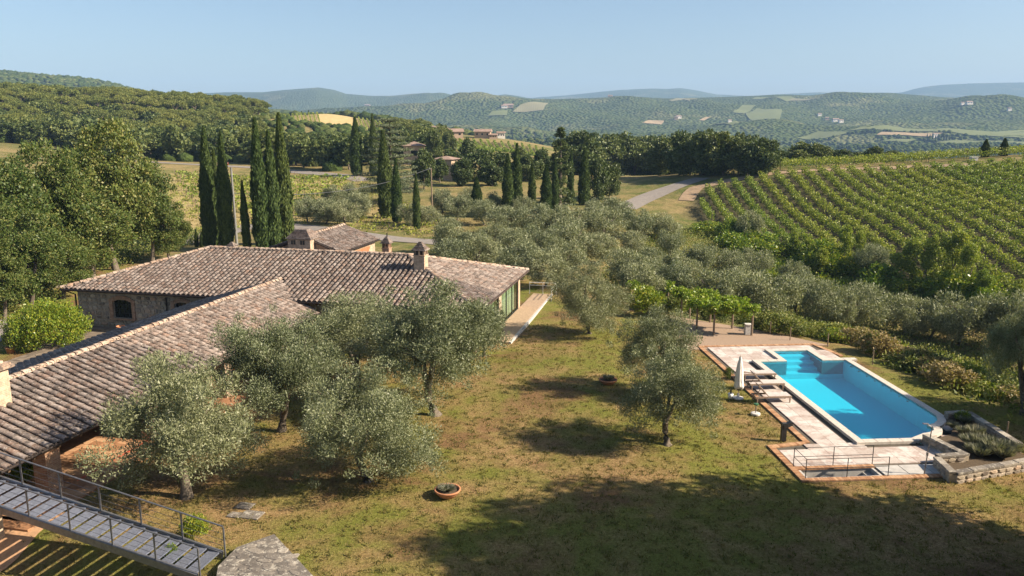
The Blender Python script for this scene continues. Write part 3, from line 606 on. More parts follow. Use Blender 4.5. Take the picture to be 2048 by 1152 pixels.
stones(front, W(wl, wv, .2), UX, UZ, 10.6, WZ1 - .25, .3, .06, None, 5, [(win[0] - wl - .35, win[1] - wl + .35, win[2] - .35, win[3] + .1), (door2[0] - wl - .3, door2[1] - wl + .3, -.5, 2.6)], -UY)
mb = MB(); mb.box(W(wl + .22, (wv + V1 - .7) / 2 + .23, (WZ0 + WZ1) / 2), (.44, V1 - .7 - wv - .46, WZ1 - WZ0), HA); mb.box(W((wl + wr) / 2, V1 - .9, (WZ0 + WZ1) / 2), (wr - wl - .9, .4, WZ1 - WZ0 - .004), HA); mb.build('wall', M['mortar'], house)
def arched(parent, u0, u1, z0, z1, v, name, glassmat):
    """opening with a segmental brick arch, brick jambs, dark pane and glazing bars"""
    uc = (u0 + u1) / 2; w = u1 - u0
    mb = MB()
    for sgn in (-1, 1): mb.box(W(uc + sgn * (w / 2 + .13), v - .02, (z0 + z1) / 2), (.26, .14, z1 - z0 + .1), HA)
    for k in range(11):
        a = -1.0 + 2. * k / 10; mb.box(W(uc + a * (w / 2 + .05), v - .02, z1 + .2 - .22 * a * a), (w / 10 * .9, .15, .3), HA)
    mb.box(W(uc, v - .03, z0 - .07), (w + .5, .24, .12), HA)
    fr = mb.build(name, M['brick'], parent)
    p = MB(); p.box(W(uc, v + .2, (z0 + z1) / 2), (w, .04, z1 - z0), HA); p.build('pane', M[glassmat], fr)
    g = MB()
    for k in range(1, 4): g.box(W(u0 + w * k / 4, v + .14, (z0 + z1) / 2), (.035, .035, z1 - z0 - .004), HA)
    for k in range(1, 4): g.box(W(uc, v + .145, z0 + (z1 - z0) * k / 4), (w, .02, .03), HA)
    g.build('grille', M['dark_steel'], fr); return fr
arched(house, *win, wv, 'window', 'dark_glass'); arched(house, *door2, wv, 'door', 'dark_glass')
arched(house, -21.5, -19.7, .3, 2.5, wv, 'door', 'dark_glass'); arched(house, -18.3, -16.5, .3, 2.5, wv, 'door', 'dark_glass')
mb = MB(); mb.tube([W(U0 - .05, V0 - .07, E_Z - .02), W(U1 + .05, V0 - .07, E_Z - .05)], [.075, .075], 8); mb.build('gutter', M['gutter'], house)
mb = MB(); mb.tube([W(U1 + .07, V0 - .05, E_Z - .03), W(U1 + .07, V1 + .05, E_Z - .03)], [.065, .065], 8); mb.build('gutter', M['copper_gutter'], house)
mb = MB(); mb.tube([W(U0 + .2, V0 - .05, E_Z - .05), W(U0 + .6, wv - .12, E_Z - .5), W(U0 + .6, wv - .12, .25)], [.06] * 3, 7); mb.build('downpipe', M['gutter'], house)
mb = MB(); mb.tube([W(-36.8, wv - .1, 2.9), W(-36.8, wv - .1, .3)], [.05] * 2, 7); mb.build('downpipe', M['gutter'], house)
# glazed right end
gu = wr
for v0_, v1_ in ((wv, wv + .75), (55.6, 56.3), (62.1, V1 - .7)):
    mb = MB(); mb.box(W(gu - .25, (v0_ + v1_) / 2, (WZ0 + WZ1) / 2), (.7, v1_ - v0_, WZ1 - WZ0), HA); mb.build('pillar', M['brick_pale'], house)
for a, b in ((wv + .75, 55.6), (56.3, 62.1)):
    n = 3; w = (b - a) / n
    for k in range(n):
        fr = MB(); c0, c1 = a + k * w, a + (k + 1) * w
        for vv in (c0 + .03, c1 - .03): fr.box(W(gu, vv, (WZ0 + WZ1) / 2), (.07, .055, WZ1 - WZ0), HA)
        for zz in (WZ0 + .24, WZ1 - .05): fr.box(W(gu, (c0 + c1) / 2, zz), (.066, w - .116, .07), HA)
        fr = fr.build('window', M['dark_steel'], house)
        p = MB(); p.box(W(gu - .01, (c0 + c1) / 2, (WZ0 + .28 + WZ1 - .09) / 2), (.012, w - .12, WZ1 - WZ0 - .37), HA); p.build('pane', M['glass'], fr)
        cu = MB(); m = 14
        vs_ = []
        for i in range(m + 1):
            q = c0 + .06 + (w - .12) * i / m; dd = .05 * math.sin(i * 2.1); vs_ += [W(gu - .28 + dd, q, WZ0 + .22), W(gu - .28 + dd, q, WZ1 - .06)]
        cu.add(vs_, [(2 * i, 2 * i + 2, 2 * i + 3, 2 * i + 1) for i in range(m)]); cu.build('curtain', M['curtain'], fr)
# chimneys
def stepped_cap(mb, c, w, z, n, hgt, ax=HA):
    for k in range(n):
        q = w * (1 - k / n * .9); mb.box((c.x, c.y, z + hgt * (k + .5) / n), (q, q, hgt / n * .72), ax); mb.box((c.x, c.y, z + hgt * (k + .93) / n), (q * .82, q * .82, hgt / n * .3), ax)
def chimney(parent, base, w, hgt, vent, cap, mat, label, down=1.):
    b = Vector(base); sh = MB(); sh.box((b.x, b.y, b.z + (hgt - down) / 2), (w, w, hgt + down), HA); sh.box((b.x, b.y, b.z + hgt - .03), (w + .09, w + .09, .06), HA)
    sh = sh.build('chimney', M[mat], parent); sh['label'] = label
    v = MB()
    for i in (-1, 0, 1):
        for s_ in (-1, 1):
            for ax_ in (UX, UY):
                o = UY if ax_ is UX else UX; q = b + ax_ * (i * (w / 2 - .06)) + o * (s_ * (w / 2 - .06)); v.box((q.x, q.y, b.z + hgt + vent / 2), (.11 + .002 * i, .11 + .002 * s_, vent), HA)
    v.build('vent_bricks', M[mat], sh); c = MB(); c.box((b.x, b.y, b.z + hgt + vent / 2), (w - .3, w - .3, vent - .004), HA); c.build('flue', M['dark_steel'], sh)
    c = MB(); stepped_cap(c, b, w + .26, b.z + hgt + vent, 6, cap); c.build('cap', M['roof_tile'], sh); return sh
cA = at_z(842, 535, 4.95); chimney(house, cA, .8, .95, .32, .6, 'brick_pale', 'pale brick chimney with stepped tile cap near the hip')
cB = at_z(774, 511, 5.2); chimney(house, cB, .55, .62, .34, .5, 'brick', 'slim brick chimney behind the ridge')
cC = at_z(465, 500, 5.3); chimney(house, cC, .5, .12, .2, .32, 'brick_pale', 'small squat chimney at the left of the ridge')
mb = MB(); mb.bar(cB + Vector((.05, 0, 1.3)), cB + Vector((.05, 0, 1.75)), .05); mb.build('cowl', M['dark_steel'], house)
mb = MB(); mb.box(W(U1 + .3, 60., .28), (1.6, 16.4, .2), HA, .02); tag(mb.build('terrace', M['terrace_tile']), 'terracotta terrace along the glazed end', kind='structure')
mb = MB(); mb.box(W(U1 + 1.19, 60., .27), (.18, 16.4, .22), HA, .02); tag(mb.build('kerb', M['concrete']), 'pale stone edge of the terrace', kind='structure')
rl = thing('terrace_railing', 'white steel railing with glass beyond the glazed end of the farmhouse', 'railing', W(U1 + .6, V1 + 4.2, .38))
mb = MB()
for a, b in (((U1 - .8, V1 + 4.6), (U1 + 1.6, V1 + 4.6)), ((U1 + 1.6, V1 + 4.6), (U1 + 1.6, V1 + 2.2))):
    for z in (1.15, 1.4): mb.bar(W(*a, z), W(*b, z), .022)
mb.build('rail', M['white_paint'], rl)
for q in ((U1 - .8, V1 + 4.6), (U1 + .4, V1 + 4.6), (U1 + 1.6, V1 + 4.6), (U1 + 1.6, V1 + 2.2)):
    mb = MB(); mb.bar(W(*q, .3), W(*q, 1.42), .03); mb.build('post', M['white_paint'], rl)
mb = MB(); mb.box(W(U1 + .4, V1 + 4.6, .8), (2.3, .012, .6), HA); mb.build('pane', M['glass'], rl)

# annex behind the ridge
AU0, AU1, AV0, AV1, AE, AR = -35.0, -28.2, 60.0, 68.0, 4.75, 5.95; AM = (AU0 + AU1) / 2
an = thing('annex', 'taller tile-roofed block behind the farmhouse ridge with brick lattice', 'house', W(AM, 64, .3))
mb = MB(); q = [W(AU0 + .3, AV0 + .25, 0), W(AU1 - .3, AV0 + .25, 0), W(AU1 - .3, AV0 + .25, AE - .12), W(AM, AV0 + .25, AR - .12), W(AU0 + .3, AV0 + .25, AE - .12)]
bk = [p + UY * (AV1 - AV0 - .5) for p in q]; mb.add(q + bk, [(0, 1, 2, 3, 4), (9, 8, 7, 6, 5), (1, 6, 7, 2), (0, 4, 9, 5)]); mb.build('wall', M['brick_pale'], an)
rf = MB()
for a, b in ((AU0, AM), (AM, AU1)):
    za, zb = (AE, AR) if b == AM else (AR, AE)
    vs_ = [W(a, AV0, za), W(b, AV0, zb), W(b, AV1, zb), W(a, AV1, za)]; rf.add(vs_ + [p - UZ * .12 for p in vs_], [(0, 1, 2, 3), (7, 6, 5, 4), (0, 4, 5, 1), (1, 5, 6, 2), (2, 6, 7, 3), (3, 7, 4, 0)])
rf = rf.build('roof', M['roof_bed'], an)
s, L = slope(W(AU1, AV0, AE), UY, W(AM, AV0, AR)); T = plane_tiles(W(AU1, AV0, AE), UY, s, lambda a, b: b < L, 7.9, L, seed=6)
s, Lx = slope(W(AU0, AV1, AE), -UY, W(AM, AV1, AR)); X2 = plane_tiles(W(AU0, AV1, AE), -UY, s, lambda a, b: b < L, 7.9, L, seed=7)
lay_tiles(rf, T, [True] * len(T), X2); ridge_line(rf, W(AM, AV0, AR), W(AM, AV1, AR))
mb = MB(); mb.tube([W(AU1 + .06, AV0, AE - .02), W(AU1 + .06, AV1, AE - .02)], [.06] * 2, 7); mb.build('gutter', M['gutter'], an)
pn = MB(); pn.box(W(AU1 - .27, 64.6, 4.05), (.06, 3.3, .85), HA); pn = pn.build('lattice', M['interior'], an)
for k in range(13):
    for sg in (-1, 1):
        mb = MB(); c = W(AU1 - .22, 63.1 + k * .25, 4.05); ax = (UX, (UY * .75 + UZ * .66 * sg).normalized(), (UZ * .75 - UY * .66 * sg).normalized()); mb.box(c + UX * .012 * sg, (.05, .95, .06), ax); mb.build('brick', M['terracotta'], pn)
lw = at_z(608, 489, 5.3); lc = MB(); lc.box((lw.x, lw.y, lw.z + .05), (2., 1.7, 1.0), HA); ln = lc.build('chimney', M['brick_pale'], an); ln['label'] = 'wide lantern-like chimney with hipped tile cap'
for u in (-.62, -.4, .2, .42):
    mb = MB(); c = lw - UY * .86 + UX * u; mb.box((c.x, c.y, lw.z + .28), (.15, .04, .34), HA); mb.build('vent', M['dark_steel'], ln)
for v in (-.1, .12):
    mb = MB(); c = lw + UX * 1.01 + UY * v; mb.box((c.x, c.y, lw.z + .28), (.04, .13, .34), HA); mb.build('vent', M['dark_steel'], ln)
c = MB()
for k in range(7):
    f = 1 - k / 7 * .62; c.box((lw.x, lw.y, lw.z + .6 + k * .105), (2.3 * f, 2. * f, .075), HA); c.box((lw.x, lw.y, lw.z + .655 + k * .105), (2.15 * f, 1.85 * f, .035), HA)
c.build('cap', M['roof_tile'], ln)

# portico wing
PE, PR, PU, PV0, PV1 = 2.55, 4.12, -24.45, 15.0, 51.15; PM = -28.85; PL = PM - (PU - PM)
wing = thing('portico_wing', 'long portico wing with pitched tile roof running towards the camera', 'house', W(PM, 33, .26))
rf = MB()
for a, b, za, zb, ea, eb in ((PL, PM, PE + .45, PR, 48.2, PV1), (PM, PU, PR, PE, PV1, 48.2)):
    vs_ = [W(a, PV0, za), W(b, PV0, zb), W(b, eb, zb), W(a, ea, za)]; rf.add(vs_ + [p - UZ * .1 for p in vs_], [(0, 1, 2, 3), (7, 6, 5, 4), (0, 4, 5, 1), (1, 5, 6, 2), (2, 6, 7, 3), (3, 7, 4, 0)])
rf = rf.build('roof', M['roof_bed'], wing)
s, L = slope(W(PU, PV0, PE), UY, W(PM, PV0, PR)); T = plane_tiles(W(PU, PV0, PE), UY, s, lambda a, b: b < L and a < 33.1 + b / L * 3., 36.3, L, dx=.4, dy=.43, seed=8)
s, Lx = slope(W(PL, PV1, PE + .45), -UY, W(PM, PV1, PR)); X2 = plane_tiles(W(PL, PV1, PE + .45), -UY, s, lambda a, b: b < Lx and a > 3.1 - b / Lx * 3., 36.3, Lx, dx=.4, dy=.43, seed=9)
vis = [v.translation.x / v.translation.y > -.68 for v in T]
lay_tiles(rf, T, vis, X2); ridge_line(rf, W(PM, PV0, PR), W(PM, PV1, PR))
mb = MB(); mb.tube([W(PU + .07, PV0, PE), W(PU + .07, 48.3, PE - .02)], [.07] * 2, 8); mb.build('gutter', M['gutter'], wing)
mb = MB(); mb.box(W(PL + .75, (PV0 + 49) / 2, 1.35), (.4, 49 - PV0, 2.5), HA); mb.build('wall', M['brick_pale'], wing)
mb = MB(); mb.box(W(PM - 1.4, 48.6, 1.5), (5.2, .3, 2.8), HA); mb.build('wall', M['brick_pale'], wing)
mb = MB(); mb.box(W(PM - .6, 39.2, 1.5), (5., .3, 2.4), HA); mb.build('wall', M['brick_pale'], wing)
mb = MB(); mb.box(W(PU - .75, (PV0 + 48) / 2, PE - .14), (.28, 48 - PV0, .22), HA); mb.build('beam', M['old_wood'], wing)
for k, v in enumerate((16.6, 25.1, 31.4, 37.6, 43.6, 47.9)):
    mb = MB(); mb.box(W(PU - .5, v, 1.3), (.62, .75, 2.5), HA); mb.box(W(PU - .5, v, 2.32), (.7, .83, .1), HA); mb.build('pillar', M['brick'] if k < 2 else M['brick_pale'], wing)
for k in range(28):
    mb = MB(); v = 15.7 + k * 1.2; mb.box((W(PU + .1, v, PE - .03) + W(PM, v, PR - .1)) / 2 - UZ * .13, (4.5, .1, .12), ((W(PU, v, PE) - W(PM, v, PR)).normalized(), UY, (W(PU, v, PE) - W(PM, v, PR)).normalized().cross(UY))); mb.build('rafter', M['old_wood'], wing)
cC = W(-27.95, 25.75, 3.58); sh = MB(); sh.box(cC + UZ * .5, (1.1, .9, 2.3), HA); sh = sh.build('chimney', M['brick_pale'], wing); sh['label'] = 'brick chimney with tile slab at the left edge'
mb = MB(); mb.box(cC + UZ * 1.7, (1.5, 1.25, .1), HA); mb.box(cC + UZ * 1.8, (1.3, 1.05, .1), HA); mb.box(cC + UZ * 1.9, (.9, .7, .1), HA); mb.build('cap', M['ridge_tile'], sh)
mb = MB(); mb.box(cC - UZ * .06 + UX * .15, (1.5, 1.3, .3), ((W(PU, 0, PE) - W(PM, 0, PR)).normalized(), UY, (W(PU, 0, PE) - W(PM, 0, PR)).normalized().cross(UY))); mb.build('flashing', M['plaster_white'], sh)
# portico floor of terracotta boards with a red joint line
fl = MB(); fl.box(W(-27.75, 32.5, .2), (8.3, 20, .24), HA, .015); fl = fl.build('portico_floor', M['brick_paving']); tag(fl, 'sunlit terracotta floor of the portico', kind='structure')
mb = MB(); mb.box(W(-24.9, 29.5, .335), (.1, 6, .012), HA); o = mb.build('joint_strip', M['red_paint']); o.parent = fl
slab = new_mesh('paving_slab', *(lambda m: (m.v, m.f))(MB().box((0, 0, 0), (1, 1, 1)))); slab.materials.append(M['brick_paving'])
r_ = random.Random(4)
for i in range(8):
    for j in range(24): piece('paving_slab', slab, frame(W(-23.95 - i * .62 + (.0 if j % 2 else .02), 23.4 + j * .42, .318 + r_.uniform(0, .006)), UX * .6, UY * .4, UZ * .02), fl)
# courtyard on the left and the lane beside it
def sheet(name, pts, mat, label, lift=.05, n=14):
    """four-cornered patch laid on the ground"""
    p = [Vector(q) for q in pts]; mb = MB(); vs_ = []
    for i in range(n + 1):
        for j in range(n + 1):
            a, b = i / n, j / n; q = p[0] * (1 - a) * (1 - b) + p[1] * a * (1 - b) + p[2] * a * b + p[3] * (1 - a) * b; vs_.append((q.x, q.y, h(q.x, q.y) + lift))
    mb.add(vs_, [(i * (n + 1) + j, (i + 1) * (n + 1) + j, (i + 1) * (n + 1) + j + 1, i * (n + 1) + j + 1) for i in range(n) for j in range(n)]); return tag(mb.build(name, M[mat], None, True), label, kind='structure')
cy = sheet('courtyard', [G(-60, 800), G(450, 690), G(400, 640), G(120, 664)], 'paving', 'stone-flagged courtyard between hedge and portico wing')
fs_ = new_mesh('flagstone', *(lambda m: (m.v, m.f))(MB().box((0, 0, 0), (1, 1, 1), bev=.04))); fs_.materials.append(M['paving'])
r_ = random.Random(11)
for i in range(11):
    for j in range(17):
        p = W(-33.9 - i * .8 + r_.uniform(-.04, .04), 27.5 + j * 1.25 + (.5 if i % 2 else 0)); 
        q = p + Vector((0, 0, h(p.x, p.y) + .06 + r_.uniform(0, .012)))
        if p.x / p.y > -.72 and p.y < 52: piece('flagstone', fs_, frame(q, UX * .76, UY * 1.2, UZ * .03), cy)
sheet('lane', [G(-60, 700), G(50, 672), G(60, 632), G(-60, 650)], 'asphalt', 'shaded asphalt lane at the left edge', .06)
mb = MB(); mb.box(W(-39.5, wv - .5, .3), (9.8, .9, .3), HA, .03); tag(mb.build('plinth_pavement', M['paving']), 'stone pavement along the foot of the farmhouse wall', kind='structure')

# steel walkway
gw = thing('walkway', 'sloping steel walkway of grating treads with cable railings at bottom left', 'walkway', W(-15.4, 21.7, .4))
WU0, WU1, WV0, WV1 = -15.45, -30.5, 20.95, 22.4
def wz(u): return .5 + (WU0 - u) * .208
for v, nm in ((WV0, 'stringer'), (WV1, 'stringer')):
    mb = MB(); a, b = W(WU0, v, wz(WU0) - .1), W(WU1, v, wz(WU1) - .1); d = (b - a).normalized(); mb.box((a + b) / 2, ((b - a).length, .07, .26), (d, UY, d.cross(UY))); mb.box((a + b) / 2 + UZ * .14, ((b - a).length, .14, .02), (d, UY, d.cross(UY))); mb.build(nm, M['steel'], gw)
tr_ = MB(); tw = WV1 - WV0 - .12
tr_.box((0, 0, 0), (.03, tw, .05)); tr_.box((.4, 0, 0), (.03, tw, .05))
for k in range(1, 10): tr_.box((.04 * k, 0, .004), (.012, tw - .02, .035))
for s_ in (-1, 1): tr_.box((.2, s_ * (tw / 2 + .005), 0), (.43, .012, .06))
tme = new_mesh('tread', tr_.v, tr_.f); tme.materials.append(M['grate'])
u = WU0 - .5
while u > WU1: piece('tread', tme, frame(W(u, (WV0 + WV1) / 2, wz(u + .25) - .03), UX, UY, UZ), gw); u -= .475
for v in (WV0 + .0, WV1):
    k = 0; top = []
    uu = WU0 + .1
    while uu > WU1:
        mb = MB(); b = W(uu, v, wz(uu) - .1); mb.box(b + UZ * .53, (.045, .045, 1.12), HA); mb.build('post', M['steel'], gw); uu -= 1.62
    mb = MB(); mb.tube([W(WU0 + .1, v, wz(WU0) + 1.0), W(WU1, v, wz(WU1) + 1.0)], [.03] * 2, 7); mb.build('handrail', M['steel'], gw)
    for z in (.25, .48, .71): mb = MB(); mb.tube([W(WU0 + .1, v, wz(WU0) + z), W(WU1, v, wz(WU1) + z)], [.007] * 2, 5); mb.build('cable', M['steel'], gw)
mb = MB(); mb.box(W(-24.85, 21.6, .9), (.95, 1.3, 2.6), HA); single(mb, 'brick_pier', M['brick_pale'], 'sunlit brick pier under the walkway at the left edge', 'pier')
sheet('paving', [W(-29, 17), W(-23.15, 17), W(-23.15, 24), W(-29, 24)], 'brick_paving', 'terracotta paving under the walkway', .06)
# stone landing at the walkway's foot
ld = thing('stone_landing', 'mossy rubble stone landing at the foot of the walkway', 'wall', at_z(530, 1120, -.2))
pts = [at_z(474, 1092, .5), at_z(548, 1066, .5), at_z(636, 1160, .5), at_z(655, 1230, .5), at_z(420, 1230, .5), at_z(436, 1130, .5)]
mb = MB(); mb.prism([(p.x, p.y) for p in pts], -.5, .46); body = mb.build('body', M['cap_stone'], ld)
LS = []
for m_ in STONES: c_ = m_.copy(); c_.materials.clear(); c_.materials.append(M['cap_stone']); LS.append(c_)
PX = np.array([[p.x, p.y] for p in pts]); r_ = random.Random(9); y_ = PX[:, 1].min()
while y_ < PX[:, 1].max():
    rh = r_.uniform(.22, .42); x_ = PX[:, 0].min() - r_.uniform(0, .4)
    while x_ < PX[:, 0].max():
        w_ = r_.uniform(.25, .7); cx_, cy_ = x_ + w_ / 2, y_ + rh / 2
        if float(poly_sd(np.array([cx_]), np.array([cy_]), PX)[0]) < -.1:
            a_ = r_.uniform(-.6, .6); piece('stone', LS[r_.randrange(12)], frame(Vector((cx_, cy_, .462 + r_.uniform(-.008, .01))), Vector((math.cos(a_), math.sin(a_), 0)) * (w_ - .03), Vector((-math.sin(a_), math.cos(a_), 0)) * (rh - .02), UZ * .028), body)
        x_ += w_
    y_ += rh
for k, (p_, s_) in enumerate((((490, 1013), .5), ((470, 1031), .4), ((503, 1031), .62))):
    c = G(*p_); mb = MB(); mb.box(c + UZ * .02, (s_ * 1.3, s_, .07), HA, .015)
    single(mb, 'stepping_stone', M['cap_stone'], ['flat grey stepping stone in the lawn, farthest from the camera', 'small stepping stone in the lawn, leftmost of three', 'largest of the three stepping stones in the lawn'][k], 'stone', 'stepping stones')
#PART4
# ------------------------------------------------------------------ pool
def qi(p): return (p.x * math.cos(PYAW) - p.y * math.sin(PYAW), p.x * math.sin(PYAW) + p.y * math.cos(PYAW))
P_ = lambda x, y, z=.1: qi(at_z(x, y, z))
PU0, PU1, PVN, PVF = 19.42, 25.05, 35.1, 48.13
bul = [P_(1828, 881), P_(1846, 868), P_(1858, 866), P_(1867, 862), P_(1866, 856), P_(1856, 852), P_(1868, 848), P_(1875, 841), P_(1872, 832), P_(1860, 824)]
bul[0] = (bul[0][0], PVN)
OUT = [(PU0, PVN)] + bul + [(PU1, PVF), (23.55, PVF), (23.55, 50.5), (21.2, 50.5), (21.2, PVF), (PU0, PVF)]
pool = thing('swimming_pool', 'turquoise swimming pool with pale coping and entry steps', 'pool', Q(22, 42, 0))
n = len(OUT); WZ, FZ = .095, -1.12
mb = MB()
for i in range(n):
    a, b = OUT[i], OUT[(i + 1) % n]; mb.quad(Q(*a, .1), Q(*b, .1), Q(*b, FZ), Q(*a, FZ))
mb.add([Q(*p, FZ) for p in OUT], [tuple(range(n))]); mb.build('basin', M['pool_tile'], pool)
mb = MB(); mb.add([Q(*p, WZ) for p in OUT], [tuple(range(n))]); mb.build('water', M['water'], pool)
for k in range(4):
    mb = MB(); z = -.12 - .22 * k; v1_ = 50.48 - .58 * k; mb.box(Q(22.375, v1_ - .29, (z + FZ) / 2), (2.34, .58, z - FZ), PA); mb.build('step', M['coping'] if k < 0 else M['pool_tile'], pool)
r_ = random.Random(2)
for i in range(n):
    a, b = Vector(OUT[i]), Vector(OUT[(i + 1) % n]); d = b - a; L = d.length; d.normalize(); o = Vector((d.y, -d.x)); m = max(1, round(L / .62))
    ext = .0
    for k in range(m):
        c = a + d * (L * (k + .5) / m) + o * .2
        w = L / m - .012 + (.0 if 1 <= i <= len(bul) else .0)
        conv = 1 <= i <= len(bul) - 1
        dd = QX * d.x + QY * d.y; oo = QX * o.x + QY * o.y
        mb = MB(); mb.box(Q(c.x, c.y, .075 + r_.uniform(0, .006)), (w + (.16 if conv else 0), .4, .15), (dd, oo, UZ), .012); mb.build('coping_stone', M['coping'], pool)
for c in ((PU0 - .2, PVN - .2), (PU0 - .2, PVF + .2), (23.75, 50.7), (21.0, 50.7), (PU1 + .2, PVF + .2)):
    mb = MB(); mb.box(Q(*c, .079), (.41, .41, .153), PA, .012); mb.build('coping_stone', M['coping'], pool)
for c, sz in (((PU1 + .62, PVF + .2), (.42, .4)),):
    mb = MB(); mb.box(Q(*c, .076), (*sz, .15), PA, .012); mb.build('coping_stone', M['coping'], pool)
mb = MB()
mb.box(Q(PU1 + .3, 43.4, -.45), (.5, 9.2, .9), PA); mb.build('outer_wall', M['concrete'], pool)
# deck
deck = MB(); ST = (15.05, 18.5, 31.35, 32.35)
for u0, u1, v0, v1 in ((16.62, PU0, PVN, 52.45), (PU0, 21.2, PVF, 52.45), (21.2, 23.55, 50.5, 52.45), (23.55, 24.98, PVF, 52.45), (14.7, 22.2, ST[3], PVN), (14.7, ST[0], 31., ST[3]), (ST[1], 22.2, 31., ST[3]), (ST[0], ST[1], 31., ST[2])):
    deck.box(Q((u0 + u1) / 2, (v0 + v1) / 2, -.42), (u1 - u0, v1 - v0, .8), PA)
deck = deck.build('pool_deck', M['pav_joint']); tag(deck, 'weathered whitish slab deck round the pool', kind='structure')
def slabmesh(name, mat, bev=.02):
    b_ = MB().box((0, 0, 0), (1, 1, 1), bev=bev); me_ = new_mesh(name, b_.v, b_.f); me_.materials.append(M[mat]); return me_
sl = slabmesh('deck_slab', 'deck_slab'); osl = slabmesh('deck_slab', 'concrete')
def inside(u, v, poly): return float(poly_sd(np.array([u]), np.array([v]), poly)[0])
INN = [(16.95, 52.2), (24.75, 52.2), (25.6, 48.6), (25.6, 37.4), (24.5, 34.9), (22.0, 31.3), (15.05, 31.3), (15.05, 34.6), (16.95, 35.15)]
su, sv = .72, .61
for i in range(16):
    for j in range(36):
        u = 15.05 + su * (i + .5) + (0 if j % 2 else .0); v = 31.32 + sv * (j + .5)
        if inside(u, v, INN) > -.28 or inside(u, v, OUT) < .5: continue
        if ST[0] - .2 < u < ST[1] + .6 and ST[2] - .3 < v < ST[3] + .35: continue
        if v < 32.4 and u > 18.5: continue
        piece('deck_slab', sl, frame(Q(u, v, .004 + r_.uniform(0, .006)), QX * (su - .012), QY * (sv - .012), UZ * .05), deck)
for i in range(3): piece('deck_slab', osl, frame(Q(19.15 + i * 1.12, 31.85, .006), QX * 1.08, QY * .98, UZ * .05), deck)
bb = MB()
def border(a, b, side, rows=2):
    a, b = Vector(a), Vector(b); d = (b - a); L = d.length; d.normalize(); o = Vector((d.y, -d.x)) * side; m = int(L / .125); dd = QX * d.x + QY * d.y; oo = QX * o.x + QY * o.y
    for k in range(m):
        c = a + d * ((k + .5) * L / m) + o * .155; bb.box(Q(c.x, c.y, .008 + r_.uniform(0, .008)), (L / m - .01, .29, .06), (dd, oo, UZ))
border((16.62, 35.15), (16.62, 52.45), 1); border((14.7, 34.95), (16.62, 35.3), 1); border((14.7, 31.), (14.7, 34.95), 1); border((22.2, 31.0), (14.7, 31.0), 1); border((16.95, 52.45), (24.98, 52.45), 1); border((24.98, 52.45), (25.6, 49.4), 1); border((15.0, 32.5), (18.6, 32.5), 1)
o = bb.build('brick_border', M['brick_paving'], None, kind='stuff'); o.parent = deck
# sunken stair with railing
st = thing('stairwell', 'sunken stair with stone sides at the near edge of the pool deck', 'stairs', Q(16.8, 31.85, -1.6))
u0, u1, v0, v1 = ST
for c, sz in (((u0 + .05, (v0 + v1) / 2), (.1, v1 - v0)), ((u1 - .05, (v0 + v1) / 2), (.1, v1 - v0)), (((u0 + u1) / 2, v0 + .05), (u1 - u0 - .2, .1)), (((u0 + u1) / 2, v1 - .05), (u1 - u0 - .2, .1))):
    mb = MB(); mb.box(Q(*c, -1.2), (*sz, 2.38), PA); mb.build('side_wall', M['concrete'], st)
for k in range(9):
    mb = MB(); mb.box(Q(u1 - .3 - k * .3, (v0 + v1) / 2, -.22 - k * .17 - .5), (.3, v1 - v0 - .2, 1.), PA); mb.build('step', M['concrete'], st)
mb = MB(); mb.box(Q((u0 + u1) / 2, (v0 + v1) / 2, -2.6), (u1 - u0 + .2, v1 - v0 + .2, .2), PA); mb.build('floor', M['concrete'], st)
rg = thing('stair_railing', 'thin rusty steel railing round the sunken stair', 'railing', Q(16.8, 31.85, 0))
RP = [(u0 - .1, v0 - .1), (u1 + .15, v0 - .1)]; RB = [(u0 - .1, v1 + .15), (u1 + .1, v1 + .15)]
for run in ((RP[0], RP[1]), (RB[0], RB[1]), (RB[0], RP[0])):
    for z in (.5, .92): mb = MB(); mb.bar(Q(*run[0], z), Q(*run[1], z), .014); mb.build('rail', M['dark_steel'], rg)
for a, b in ((RP[0], RP[1]), (RB[0], RB[1])):
    for f in (0, .5, 1): mb = MB(); q = Vector(a).lerp(Vector(b), f); mb.bar(Q(q.x, q.y, -.02), Q(q.x, q.y, .93), .018); mb.build('post', M['dark_steel'], rg)
# stone planter right of the pool
pz = .42; pt = thing('stone_planter', 'low stone-walled planter bed at the right end of the pool', 'planter', at_z(1950, 900, 0))
def wallseg(p, q, th, z0, z1, parent):
    p, q = at_z(*p, z1), at_z(*q, z1); d = q - p; d.z = 0; L = d.length; d.normalize(); o = Vector((d.y, -d.x, 0)); w = MB(); w.box((p + q) / 2 + UZ * ((z0 - z1) / 2 - .04), (L, th - .06, z1 - z0 - .08), (d, o, UZ)); w = w.build('wall', M['stone'], parent)
    m = max(1, int(L / .8)); rr_ = random.Random(int(p.x * 100))
    for k in range(m):
        c = MB(); c.box(p + d * (L * (k + .5) / m) + UZ * rr_.uniform(-.03, .0), (L / m - .02, th, .1), (d, o, UZ), .015); c.build('cap_stone', M['cap_stone'], w)
    for k in range(int(L / .45)):
        for j in range(3):
            for s_ in (-1, 1):
                piece('stone', STONES[rr_.randrange(12)], frame(p + d * (.22 + k * .45 + rr_.uniform(-.05, .05)) + o * (s_ * (th / 2 - .02)) - UZ * (.2 + j * .2), d * .42, UZ * .18, o * (s_ * .07)), w)
for a, b in (((1850, 869), (1934, 909)), ((1874, 911), (1928, 907)), ((1874, 914), (1906, 946)), ((1910, 945), (2060, 919)), ((1893, 826), (1932, 823)), ((1937, 824), (2040, 888))): wallseg(a, b, .34, -.15, pz, pt)
mb = MB(); SOILP = [at_z(*q, .1) for q in ((1862, 880), (1902, 868), (1912, 838), (1936, 838), (2060, 918), (2060, 930), (1916, 956), (1888, 926), (1936, 924))]; mb.prism([(p.x, p.y) for p in SOILP], -.3, .1); mb.build('soil', M['soil'], pt)
